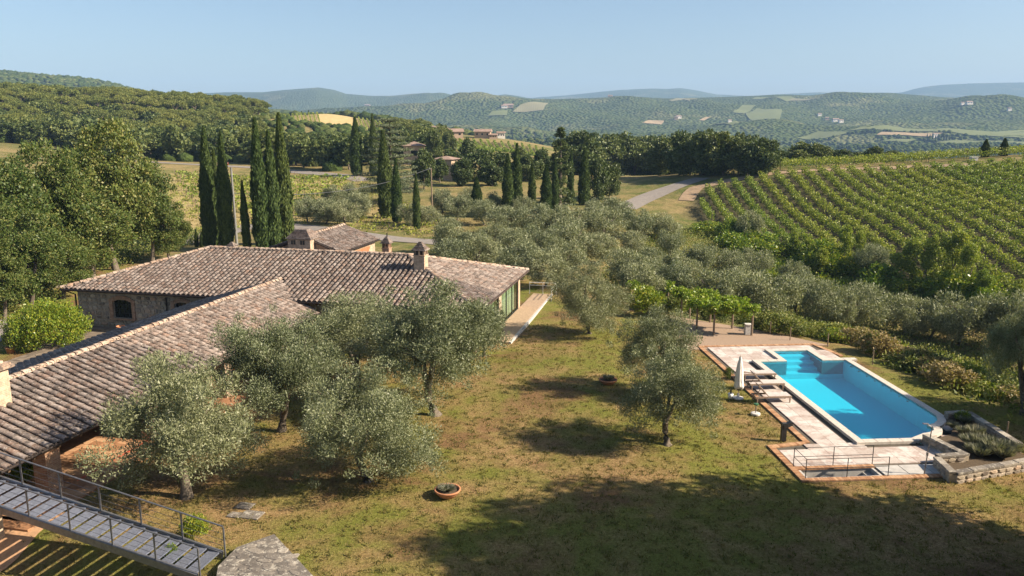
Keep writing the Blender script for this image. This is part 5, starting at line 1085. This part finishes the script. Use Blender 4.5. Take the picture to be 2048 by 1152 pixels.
# hillside wood on the left: each crown a tree
g = np.random.default_rng(12); ROADL = [tuple(G(*q)[:2]) for q in ((-60, 300), (120, 318), (330, 322), (520, 330), (690, 346), (860, 322))]
WOODP = ROADL + [tuple(at_y(*q)[:2]) for q in ((900, 300, 330), (830, 280, 420), (740, 262, 470), (560, 250, 490), (430, 225, 480), (-60, 200, 540))]
MEAD = [tuple(at_y(*q)[:2]) for q in ((-80, 330, 180), (150, 330, 190), (130, 285, 250), (-80, 280, 250))]
pts_ = []
lo_, hi_ = np.array(WOODP).min(0), np.array(WOODP).max(0)
cand = g.uniform(lo_, hi_, (7000, 2)); cand = cand[(poly_sd(cand[:, 0], cand[:, 1], WOODP) < -2) & (poly_sd(cand[:, 0], cand[:, 1], MEAD) > 3) & (poly_sd(cand[:, 0], cand[:, 1], YEL) > 6)]
for q in cand:
    dmin = 6.6 + (q[1] - 200) * .004
    if all((q[0] - r[0]) ** 2 + (q[1] - r[1]) ** 2 > dmin * dmin for r in pts_): pts_.append(q)
zz = hv(np.array([q[0] for q in pts_]), np.array([q[1] for q in pts_]))
npine = nb = 0
order = sorted(range(len(pts_)), key=lambda i: pts_[i][1]); rest_p = []
for i in order:
    x, y = pts_[i]; pxx = 1024 + FPX * x / y; pty = 250 - FPX * (zz[i] + 11 - CAM_Z) / y
    if 540 < pxx < 790 and pty < 266:
        lim = CAM_Z - 14 / FPX * y - zz[i]
        if lim > 3 and nb < 290: nb += 1; plant('broad_far', Vector((x, y, zz[i] - .3)), min(lim, 8), g.uniform(6.5, 9), 'rounded oak in the left hillside wood', 'tree', 'oaks of the hillside wood')
        continue
    up_ = y > 270 + g.uniform(-40, 110); p = Vector((x, y, zz[i] - .2))
    if up_ and npine < 200: npine += 1; plant('pine', p, g.uniform(7.5, 10.5), g.uniform(8.5, 12), 'umbrella pine with flat green crown in the left hillside wood', 'tree', 'umbrella pines of the hillside wood')
    elif nb < 290: nb += 1; plant('broad_far', p, g.uniform(6.5, 10), g.uniform(8, 11.5), 'rounded oak in the left hillside wood', 'tree', 'oaks of the hillside wood')
    else: rest_p.append((x, y, zz[i] + 3.5))
if rest_p: crowns('hillside_wood', np.array(rest_p), g.uniform(4, 5.5, len(rest_p)), 'crown_mass', 'far upper part of the left hillside wood')
und = g.uniform(lo_, hi_, (3600, 2)); und = und[(poly_sd(und[:, 0], und[:, 1], WOODP) < -1) & (poly_sd(und[:, 0], und[:, 1], MEAD) > 2) & (poly_sd(und[:, 0], und[:, 1], YEL) > 4)]
crowns('undergrowth', np.c_[und, hv(und[:, 0], und[:, 1]) + .6], g.uniform(1.6, 3.2, len(und)), 'crown_mass', 'low undergrowth under the hillside wood')
for k, (cx, tp, bs, w) in enumerate([(925, 318, 372, 44), (960, 300, 362, 60), (1000, 306, 360, 50), (900, 300, 352, 50), (1060, 310, 362, 52), (1085, 300, 358, 44), (870, 262, 330, 34), (900, 262, 318, 26), (935, 278, 340, 36), (848, 300, 378, 44), (1040, 298, 356, 40), (985, 330, 372, 46), (880, 318, 366, 34)]): plant_px('dark_far', cx, tp, bs, w, f'{ORD[k]} of the oaks round the tower houses and the middle vineyard', 'tree', 'oaks by the middle vineyard')

# hillside vineyard
def vine_row(a, b, label, group, seed, dens=120, hgt=1.85, wid=1.1, leaf=.25, obj=True):
    g = np.random.default_rng(seed); a, b = np.array(a, float), np.array(b, float); L_ = np.linalg.norm(b - a); n = int(L_ * dens); t_ = g.random(n)
    keep = 0.5 + .5 * np.sin(t_ * L_ * 1.3 + seed) * .3 + g.random(n) * .5; d = (b - a) / L_; o = np.array([d[1], -d[0]])
    off = g.uniform(-.5, .5, n) * wid; xy = a + t_[:, None] * (b - a) + off[:, None] * o; z = .45 + g.random(n) ** .8 * (hgt - .45) * (.85 + .2 * np.sin(t_ * L_ * 2.1 + seed * 3)) 
    p = np.c_[xy, hv(xy[:, 0], xy[:, 1]) + z]; dr = unit(g.normal(size=(n, 3)) * .8 + np.array([0, 0, .3])); sd_ = unit(np.cross(dr, g.normal(size=(n, 3)))); s = (g.uniform(.6, 1.3, n) * leaf)[:, None]
    V = np.stack([p - dr * s * .5, p + sd_ * s * .42, p + dr * s * .5, p - sd_ * s * .42], 1).reshape(-1, 3); F = np.arange(4 * n).reshape(n, 4)
    if not obj: return V, F
    base = np.array([a[0], a[1], h(a[0], a[1])]); r_ = thing('vine_row', label, 'vines', base, group)
    me_ = new_mesh('foliage', V - base, F); me_.materials.append(M['vine_leaf']); c_ = bpy.data.objects.new('foliage', me_); c_.parent = r_; col.objects.link(c_)
    for k in range(int(L_ / 7) + 1):
        q = a + (b - a) * min(1, k * 7 / L_); zb = h(q[0], q[1]); piece('post', POST, Matrix.Translation((q[0], q[1], zb)), r_)
    return r_
pm = MB(); pm.bar((0, 0, -.2), (0, 0, 1.9), .05, 5); POST = new_mesh('post', pm.v, pm.f); POST.materials.append(M['wood_post'])
VP = np.array(VINEY); k = 0; x = 33.6
while x < 106:
    ys = np.linspace(75, 165, 361); ins = poly_sd(np.full(361, x), ys, VINEY) < -.8
    if ins.sum() > 16: vine_row((x, ys[ins][0]), (x + .6, ys[ins][-1]), f'{ORD[min(k, 35)]} vine row from the left on the hillside vineyard', 'hillside vine rows', k); k += 1
    x += 2.75
for k in range(5): vine_row((47 + k * .8, 163.2 + k * 2.5), (108, 155.5 + k * 2.5), f'{ORD[k]} vine row beyond the track on the vineyard crest', 'crest vine rows', 60 + k, 60)
parts = [vine_row(((910 + k * 13 - 1024) / FPX * 296, 296), ((880 + k * 13.6 - 1024) / FPX * 400, 400), '', '', 80 + k, 9, 1.5, .7, .7, False) for k in range(16)]
o = bpy.data.objects.new('vineyard', new_mesh('vineyard', *cat(*parts))); col.objects.link(o); o.data.materials.append(M['vine_leaf']); tag(o, 'distant vineyard below the hilltop houses', 'vines', kind='stuff')
parts = [vine_row(tuple(at_y(560 + 9 * k, 0, 480)[:2]), tuple(at_y(555 + 8.5 * k, 0, 590)[:2]), '', '', 120 + k, 6, 1.5, .7, .8, False) for k in range(26) if not 8 < k < 17]
o = bpy.data.objects.new('vineyard', new_mesh('vineyard', *cat(*parts))); col.objects.link(o); o.data.materials.append(M['vine_leaf']); tag(o, 'thin vine lines on the golden hill', 'vines', kind='stuff')
for k in range(9):
    a_, b_ = G(350 + 6 * k, 352 + 10 * k), G(700 - 6 * k, 362 + 9.5 * k); vine_row((a_.x, a_.y), (b_.x, b_.y), f'{ORD[k]} sparse vine row from the wood road in the meadow behind the cypresses', 'meadow vine rows', 200 + k, 11, 1.5, 1.2, .5)
# pergola with vine canopy
pg = thing('pergola', 'rustic wooden pergola covered with bright green vine beyond the pool', 'pergola', at_z(1425, 655, 0)); g = np.random.default_rng(33)
PB = [(1335, 619), (1362, 635), (1393, 658), (1427, 670), (1503, 671), (1464, 657), (1420, 643), (1379, 632)]; PP = [at_z(*q, -.02) for q in PB]; TZ = 1.95
for p in PP: mb = MB(); mb.tube([p - UZ * .3, p + UZ * (TZ + .05)], [.085, .07], 7); mb.build('post', M['wood_post'], pg)
for a, b in ((0, 1), (1, 2), (2, 3), (3, 4), (4, 5), (5, 6), (6, 7), (2, 6), (3, 5), (1, 7)):
    mb = MB(); d = (PP[b] - PP[a]).normalized() * .3; mb.tube([PP[a] - d + UZ * TZ, PP[b] + d + UZ * TZ], [.055, .05], 6); mb.build('beam', M['old_wood'], pg)
C = []
for a, b in ((0, 1), (1, 2), (2, 3), (3, 4), (4, 5), (5, 6), (6, 7), (2, 6), (3, 5), (1, 7), (2, 5), (3, 4), (6, 3)):
    for f in np.linspace(0, 1, 9): q = PP[a].lerp(PP[b], f); C.append((q.x + g.normal() * .25, q.y + g.normal() * .25, TZ + g.uniform(-.25, .3)))
lf = at_z(1258, 575, 1.2), at_z(1320, 596, 1.2)
for f in np.linspace(0, 1, 10): q = lf[0].lerp(lf[1], f); C.append((q.x, q.y, 1.5 + g.uniform(-.3, .3)))
V, F = cloud(C, np.full(len(C), .42), 9500, .2, .16, g, .3, .5, .3, (1, 1, .7)); ob = bpy.data.objects.new('vine_canopy', new_mesh('vine_canopy', V - np.array(ROOT[pg.name]), F)); col.objects.link(ob); ob.parent = pg; ob.data.materials.append(M['pergola_leaf'])
sheet('gravel_yard', [at_z(1370, 700, 0) - Vector((.5, 0, 0)), at_z(1660, 690, 0), at_z(1500, 655, 0), at_z(1340, 628, 0)], 'gravel', 'brown gravel yard under the pergola', .03)
b = at_z(1495, 668, 0); mb = MB(); mb.box(b + UZ * .35, (.42, .36, .72), bev=.03); mb.box(b + UZ * .74, (.5, .44, .08), bev=.02); single(mb, 'stone_pillar', M['cast_stone'], 'short grey stone pillar beside the last pergola post', 'pillar')
plant_px('green_shrub', 1290, 575, 632, 75, 'dark clipped bush at the left end of the pergola', 'shrub')
# scrub along the terrace edge
def ORD2(k): return ORD[k] if k < 36 else ['thirty-seventh', 'thirty-eighth', 'thirty-ninth', 'fortieth', 'forty-first', 'forty-second', 'forty-third', 'forty-fourth', 'forty-fifth', 'forty-sixth'][k - 36]
g = np.random.default_rng(44); SH = []
EDGE = [(1250, 610), (1330, 632), (1520, 662), (1660, 678), (1760, 716), (1900, 768), (2048, 806)]
for k in range(46):
    cx = 1255 + k * 17.4 + g.uniform(-8, 8); by = np.interp(cx, [q[0] for q in EDGE], [q[1] for q in EDGE]) - g.uniform(-4, 30); SH.append((cx, by))
for k, (cx, by) in enumerate(sorted(SH)):
    p = at_z(cx, by, -.1); p.z = h(p.x, p.y) - .1; kd = 'dry_shrub' if (1690 < cx < 1900 and k % 2) or k % 9 == 0 else ('green_shrub' if k % 3 == 0 else 'shrub')
    if 1340 < cx < 1520 and by > 640: continue
    plant(kd, p, g.uniform(.9, 1.8), g.uniform(1.8, 3.2), f"{ORD2(k)} bush from the left in the scrub line by the pool, {'dry straw' if kd == 'dry_shrub' else 'leafy green'}", 'shrub', ('dry bushes' if kd == 'dry_shrub' else 'fresh green bushes' if kd == 'green_shrub' else 'olive green bushes') + ' of the terrace scrub line')
# uncountable low scrub of the valley, the grove floor and the meadow
def scrub(name, poly_px, n_cl, n_leaf, mat, label, r=(.4, 1.), L_=.3, Wd=.16, seed=0, zoff=.2, plat=False):
    g = np.random.default_rng(seed); P = [G(*q) for q in poly_px]; poly = [(p.x, p.y) for p in P]; lo, hi = np.array(poly).min(0), np.array(poly).max(0); q = g.uniform(lo, hi, (n_cl * 6, 2)); q = q[poly_sd(q[:, 0], q[:, 1], poly) < 0]
    q = q[((poly_sd(q[:, 0], q[:, 1], PLAT) > .6) | plat) & (poly_sd(q[:, 0], q[:, 1], VINEY) > .5)][:n_cl]
    if not len(q): return
    C = np.c_[q, hv(q[:, 0], q[:, 1]) + zoff]; Rr = g.uniform(*r, len(q)); o = bpy.data.objects.new(name, new_mesh(name, *cloud(C, Rr, n_leaf, L_, Wd, g, .5, .6, .3, (1.2, 1.2, .8)))); col.objects.link(o); o.data.materials.append(M[mat]); return tag(o, label, 'scrub', kind='stuff')
scrub('undergrowth', [(1240, 600), (1500, 650), (1700, 690), (1900, 790), (2060, 850), (2060, 600), (1800, 570), (1600, 510), (1430, 450), (1300, 470), (1200, 540)], 3400, 100000, 'scrub_leaf', 'tangled green scrub filling the valley slope', (.45, 1.3), .26, .13, 1)
scrub('undergrowth', [(1500, 560), (1620, 580), (1800, 620), (1940, 650), (1960, 600), (1800, 560), (1640, 510), (1480, 470), (1420, 470)], 650, 26000, 'hedge_leaf', 'bright yellow-green thicket along the valley bottom', (.6, 1.4), .28, .16, 2, .4)
scrub('dry_grass', [(350, 345), (700, 352), (900, 440), (860, 480), (600, 450), (380, 470), (330, 420)], 1100, 26000, 'dry_leaf', 'tall straw grass in the meadow behind the cypresses', (.3, .8), .4, .07, 3, 0)
scrub('meadow_weeds', [(350, 345), (700, 352), (900, 440), (860, 480), (600, 450), (380, 470), (330, 420)], 500, 14000, 'vine_leaf', 'green weeds in the meadow behind the cypresses', (.4, 1.), .35, .2, 4, .1)
scrub('dry_grass', [(880, 500), (1240, 600), (1400, 470), (1250, 420), (900, 440)], 700, 16000, 'dry_leaf', 'dry grass between the olive trees of the grove', (.3, .7), .3, .06, 5, 0)
scrub('undergrowth', [(-40, 650), (30, 632), (128, 600), (134, 566), (385, 492), (400, 470), (200, 490), (-40, 560)], 420, 26000, 'broad_leaf', 'low greenery under the trees left of the farmhouse', (.5, 1.2), .22, .13, 6, .4, True)
# short grass of the lawn
g = np.random.default_rng(55); n = 150000; q = np.c_[g.uniform(-22, 30, n), 21 + 38 * g.random(n) ** 1.3]; sdp = poly_sd(q[:, 0], q[:, 1], PLAT) < -.2; uv = np.c_[q[:, 0] * math.cos(YAW) - q[:, 1] * math.sin(YAW), q[:, 0] * math.sin(YAW) + q[:, 1] * math.cos(YAW)]
ok = sdp & (poly_sd(q[:, 0], q[:, 1], [(d[0], d[1]) for d in DECKW]) > .1) & ~((uv[:, 0] < -23.4)) & ~((uv[:, 1] > 48.8) & (uv[:, 0] < -11.9)) & (poly_sd(q[:, 0], q[:, 1], PX) > .05) & (poly_sd(q[:, 0], q[:, 1], [(p.x, p.y) for p in SOILP]) > .3)
gy = [at_z(1365, 702, 0), at_z(1665, 690, 0), at_z(1500, 652, 0), at_z(1335, 626, 0)]; ok &= poly_sd(q[:, 0], q[:, 1], [(p.x, p.y) for p in gy]) > .2
q = q[ok]; n = len(q); p = np.c_[q, hv(q[:, 0], q[:, 1])]; dr = unit(g.normal(size=(n, 3)) * .55 + np.array([0, 0, 1.])); sd_ = unit(np.cross(dr, g.normal(size=(n, 3)))); s = g.uniform(.03, .085, n)[:, None]
o = bpy.data.objects.new('lawn_grass', new_mesh('lawn_grass', np.stack([p - sd_ * .012, p + sd_ * .012, p + dr * s], 1).reshape(-1, 3), np.arange(3 * n).reshape(n, 3))); col.objects.link(o); o.data.materials.append(M['grass_leaf']); tag(o, 'short half-dry grass of the lawn', 'grass', kind='stuff')
# taller tufts and weeds in the lawn
g = np.random.default_rng(56); m = 9000; i = g.choice(len(q), m); n = m * 7; c = np.repeat(q[i], 7, 0) + g.normal(size=(n, 2)) * .07; p = np.c_[c, hv(c[:, 0], c[:, 1])]; dr = unit(g.normal(size=(n, 3)) * .7 + np.array([0, 0, .8])); sd_ = unit(np.cross(dr, g.normal(size=(n, 3)))); s = g.uniform(.07, .17, n)[:, None]
o = bpy.data.objects.new('lawn_tufts', new_mesh('lawn_tufts', np.stack([p - sd_ * .022, p + sd_ * .022, p + dr * s], 1).reshape(-1, 3), np.arange(3 * n).reshape(n, 3))); col.objects.link(o); o.data.materials.append(M['grass_leaf']); tag(o, 'longer tufts and weeds scattered in the lawn', 'grass', kind='stuff')
# small plants and pots
plant_px('hedge', 97, 604, 690, 146, 'big rounded yellow-green hedge bush beside the courtyard', 'hedge', rot=.2)
for k, (cx, tp, bs, w, lb) in enumerate([(392, 1030, 1082, 62, 'bright climbing shrub at the lower end of the walkway'), (345, 1090, 1140, 40, 'thin shrub growing against the near side of the walkway'), (50, 925, 968, 56, 'yellow-green plant in the shade beside the portico pillar'), (1200, 860, 0, 0, '')]):
    if w: plant_px('green_shrub', cx, tp, bs, w, lb, 'shrub')
def pot(p, r0, hg, label, plantlabel=None, bowl=False):
    t_ = thing('terracotta_pot', label, 'pot', p); mb = MB()
    prof = [(0, .0), (r0 * .75, 0), (r0, hg * .8), (r0 * 1.07, hg * .82), (r0 * 1.07, hg), (r0 * .93, hg), (r0 * .88, hg * .75)] if not bowl else [(0, 0), (r0 * .55, 0), (r0 * .9, hg * .55), (r0 * .97, hg * .8), (r0 * 1.04, hg * .82), (r0 * 1.05, hg), (r0 * .93, hg), (r0 * .86, hg * .7)]
    mb.lathe(p, prof, 22); mb.build('body', M['terracotta'], t_, True); mb = MB(); mb.lathe(p, [(r0 * .9, hg * .8), (.001, hg * .86)], 16); mb.build('soil', M['soil'], t_); return t_
b = G(895, 993); pot(b, .52, .34, 'large shallow terracotta bowl on the front lawn', bowl=True); plant('lavender', b + UZ * .27, .22, .7, 'small grey-green plants in the front terracotta bowl', 'plant'); plant('lavender', b + UZ * .27 + Vector((-.2, .1, 0)), .2, .45, 'second tuft of plants in the front terracotta bowl', 'plant')
b = G(1216, 768); pot(b, .52, .3, 'shallow terracotta bowl in the tree shade on the back lawn', bowl=True); plant('lavender', b + UZ * .24, .32, .7, 'small plant in the back terracotta bowl', 'plant')
b = at_z(243, 668, .3); pot(b, .3, .6, 'terracotta jar behind the portico ridge')
b = G(22, 706); pot(b, .3, .42, 'terracotta pot in the courtyard corner'); plant('shrub', b + UZ * .4, 1.0, .75, 'small reddish potted tree in the courtyard corner', 'plant'); plant_px('green_shrub', 40, 676, 694, 30, 'low green plant next to the courtyard pot', 'shrub')
plant_px('shrub', 1457, 735, 760, 22, 'small dark potted bush behind the parasol', 'shrub')
LAV = sorted([1925, 1950, 1905, 1940, 1965, 1985, 1960, 2005, 1930, 2020, 1945])
for k, (cx, bs, s_) in enumerate([(1925, 868, .8), (1950, 872, 1.1), (1905, 856, .7), (1940, 890, 1.1), (1965, 895, 1.3), (1985, 905, 1.4), (1960, 912, 1.1), (2005, 915, 1.3), (1930, 846, .8), (2020, 905, 1.2), (1945, 905, .9)]):
    p = at_z(cx, bs, .12); plant('lavender', p, .5 * s_, .85 * s_, f'{ORD[LAV.index(cx)]} grey-green lavender clump from the left in the stone planter', 'plant', 'lavender clumps in the planter')
plant_px('green_shrub', 1925, 822, 846, 34, 'green leafy plant at the far end of the planter', 'shrub')
plant_px('shrub', 2035, 900, 905, 40, 'dark bush at the right end of the planter', 'shrub')

# ------------------------------------------------------------------ poles, wires, signs, houses far off
b = G(474, 492); mb = MB(); mb.tube([b - UZ * .3, Vector(at_y(462, 335, b.y))], [.17, .11], 9); pc = single(mb, 'concrete_pole', M['pole_grey'], 'grey concrete utility pole between the cypresses', 'pole', base=b)
b2_ = G(865, 430); tp2 = Vector(at_y(862, 336, b2_.y)); up_ = thing('utility_pole', 'slim wooden utility pole in the olive grove', 'pole', b2_); mb = MB(); mb.tube([b2_ - UZ * .3, tp2], [.13, .09], 8); mb.build('pole', M['wood_post'], up_); mb = MB(); mb.box(tp2 - UZ * .3, (.9, .08, .08)); mb.build('crossarm', M['wood_post'], up_)
e_ = Vector(at_y(462, 386, pc.location.y)); mb = MB(); pts2 = [tp2.lerp(e_, f) - UZ * (4 * f * (1 - f) * 1.6) for f in np.linspace(0, 1, 24)]; mb.tube(pts2, [.028] * 24, 5); single(mb, 'overhead_cable', M['steel'], 'overhead cable hanging between the two utility poles', 'cable', base=tuple(tp2))
b = G(487, 460); sg = thing('road_sign', 'small blue road sign at the lane by the short cypress', 'sign', b); mb = MB(); mb.bar(b, b + UZ * 2.2, .03); mb.build('post', M['steel'], sg); mb = MB(); mb.box(b + Vector((0, -.04, 2.3)), (.5, .03, 1.)); mb.build('panel', M['blue_paint'], sg)
b = Vector(at_y(455, 345, 190)); b.z = h(b.x, b.y); sg = thing('road_sign', 'round red and white road sign on the wood road', 'sign', b); mb = MB(); mb.bar(b, b + UZ * 2.2, .04); mb.build('post', M['steel'], sg); mb = MB(); mb.lathe((0, 0, 0), [(0, 0), (.4, 0), (.4, .04), (0, .04)], 16); mb.v = [(b.x + x_, b.y - .06 - z_, b.z + 2.4 + y_) for x_, y_, z_ in mb.v]; mb.build('panel', M['red_paint'], sg); mb = MB(); mb.lathe((0, 0, 0), [(0, .05), (.28, .05), (.28, .07), (0, .07)], 16); mb.v = [(b.x + x_, b.y - .06 - z_, b.z + 2.4 + y_) for x_, y_, z_ in mb.v]; mb.build('disc', M['white_paint'], sg)
b = Vector(at_y(1945, 336, 156)); b.z = h(b.x, b.y); mb = MB(); mb.box(b + UZ * .3, (1.2, 1., .6), bev=.05); mb.box(b + UZ * .64, (1.35, 1.15, .08), bev=.02); single(mb, 'cistern', M['cast_stone'], 'small pale stone cistern left of the crest cypresses', 'cistern')
for k, (cx, by) in enumerate([(1655, 693), (1745, 728), (1540, 668), (1580, 680), (2012, 880)]):
    p = at_z(cx, by, 0); mb = MB(); mb.bar(p - UZ * .2, p + UZ * .95, .035, 6); single(mb, 'fence_stake', M['wood_post'], ['wooden fence stake behind the far right deck corner', 'wooden fence stake leaning in the dry scrub', 'wooden fence stake right of the pergola', 'wooden fence stake between pergola and pool deck', 'wooden stake at the right end of the planter'][k], 'stake', 'fence stakes')
def small_house(p, w, d, hg, rz, wallm, label, windows=2, roofh=None, pyr=False):
    t_ = thing('house', label, 'house', p); X_, Y_ = Vector((math.cos(rz), math.sin(rz), 0)), Vector((-math.sin(rz), math.cos(rz), 0)); ax = (X_, Y_, UZ); rh = roofh or w * .16
    mb = MB(); mb.box(p + UZ * (hg / 2 - .5), (w, d, hg + 1), ax); mb.build('wall', M[wallm], t_); o_ = .45 + w * .02
    q = lambda x, y, z: p + X_ * x + Y_ * y + UZ * z; rf_ = MB(); a, b_ = w / 2 + o_, d / 2 + o_
    if pyr: rf_.add([q(-a, -b_, hg), q(a, -b_, hg), q(a, b_, hg), q(-a, b_, hg), q(0, 0, hg + rh)], [(0, 1, 4), (1, 2, 4), (2, 3, 4), (3, 0, 4), (3, 2, 1, 0)])
    else: rf_.add([q(-a, -b_, hg), q(a, -b_, hg), q(a, b_, hg), q(-a, b_, hg), q(-a, 0, hg + rh), q(a, 0, hg + rh)], [(0, 1, 5, 4), (2, 3, 4, 5), (1, 2, 5), (3, 0, 4), (3, 2, 1, 0)])
    rf_.build('roof', M['far_roof'], t_)
    for i in range(windows): mb = MB(); x_ = (i + .5) / windows * w - w / 2; mb.box(q(x_, -d / 2 - .02, hg * .6), (w / windows * .3, .1, hg * .28), ax); mb.build('window', M['dark_glass'], t_)
    return t_
for cx, by, Y, w, d, hg, rz, mt, lb, pyr in [
    (905, 277, 415, 10, 6, 3., .2, 'plaster_pink', 'pink hilltop farmhouse, largest of the row above the middle vineyard', False), (885, 277, 425, 5, 5, 3.6, 0, 'plaster_pink', 'narrow hilltop house left of the large pink one', False),
    (966, 277, 420, 8, 6, 3.2, -.1, 'plaster_pink', 'hilltop house with square front above the middle vineyard', False), (986, 278, 418, 4, 4, 2, .1, 'plaster_pink', 'small gabled outbuilding beside the square hilltop house', False), (1002, 279, 430, 4, 4, 3, .1, 'plaster_white', 'tiny white shed at the right end of the hilltop houses', False),
    (860, 272, 440, 9, 5, 3, 0, 'plaster_pink', 'low hilltop building among pines', False), (848, 280, 400, 12, 4, 2.2, 0, 'plaster_pink', 'long low hilltop wall building at the left of the row', False)]:
    p = Vector(at_y(cx, by, Y)); p.z = h(p.x, p.y); small_house(p, w, d, hg, rz, mt, lb, 3, None, pyr)
p = Vector(at_y(893, 352, 178)); p.z = h(p.x, p.y); small_house(p, 4.4, 4.4, at_y(893, 318, 178)[2] - p.z, -.35, 'brick_pale', 'square stone tower house with tile roof behind the wooden pole', 1, .7, True)
p = Vector(at_y(829, 330, 215)); p.z = h(p.x, p.y); small_house(p, 5.4, 5.4, at_y(829, 291, 215)[2] - p.z, .1, 'brick_pale', 'tower house roof peeping over the trees right of the cedar', 1, 1.1, True)
k = 0
for cx, cy, w, lb in [(680 + 337, 216, 26, 'pale hamlet house on the far hill crest'), (1009, 217, 16, 'second small hamlet house on the far hill'), (1350, 237, 13, 'white house beside the tan far field'), (1345, 239, 9, 'small shed next to the white far house'), (1657, 243, 16, 'far valley house, leftmost of the hamlet'), (1668, 245, 12, 'far valley house next to the leftmost'), (1640, 240, 10, 'far valley cottage above the hamlet'), (1625, 232, 10, 'lone far house under the wooded slope'), (1855, 273, 12, 'farm in the valley by the cypress row'), (1215, 196, 12, 'white house on the far ridge'), (1915, 210, 16, 'castle-like house on the wooded knoll'), (1902, 211, 9, 'small house beside the knoll castle'), (742, 214, 14, 'white farm on the blue middle range'), (1995, 222, 10, 'far house right of the knoll'), (1450, 245, 9, 'tiny house in the far woods')]:
    hn = 'middle_range' if cx == 742 else 'valley_hill'; p = hill_at(hn, cx, cy); small_house(p, w * (p.y / 2200), w * .6 * (p.y / 2200), 6, .1 * (k % 3), 'plaster_white' if k % 3 else 'plaster_pink', lb, 2); k += 1
for i in range(9):
    p = hill_at('valley_hill', 1840 + i * 5.5, 279); plant('cypress', p, random.uniform(9, 13), 2.6, f'{ORD[i]} cypress from the left in the far valley avenue', 'tree', 'valley avenue cypresses')

# ------------------------------------------------------------------ the air
mb = MB(); mb.box((300, 3850, 120), (12000, 8300, 640)); hz = mb.build('haze', None); tag(hz, 'pale blue summer haze in the air', 'haze', kind='stuff')
hm = bpy.data.materials.new('haze'); hm.use_nodes = True; nt = hm.node_tree; nt.nodes.clear(); ou = nt.nodes.new('ShaderNodeOutputMaterial'); pv = nt.nodes.new('ShaderNodeVolumePrincipled')
pv.inputs['Color'].default_value = (.4, .64, 1, 1); pv.inputs['Density'].default_value = .00012; pv.inputs['Anisotropy'].default_value = .0; nt.links.new(pv.outputs[0], ou.inputs['Volume']); hz.data.materials.append(hm)
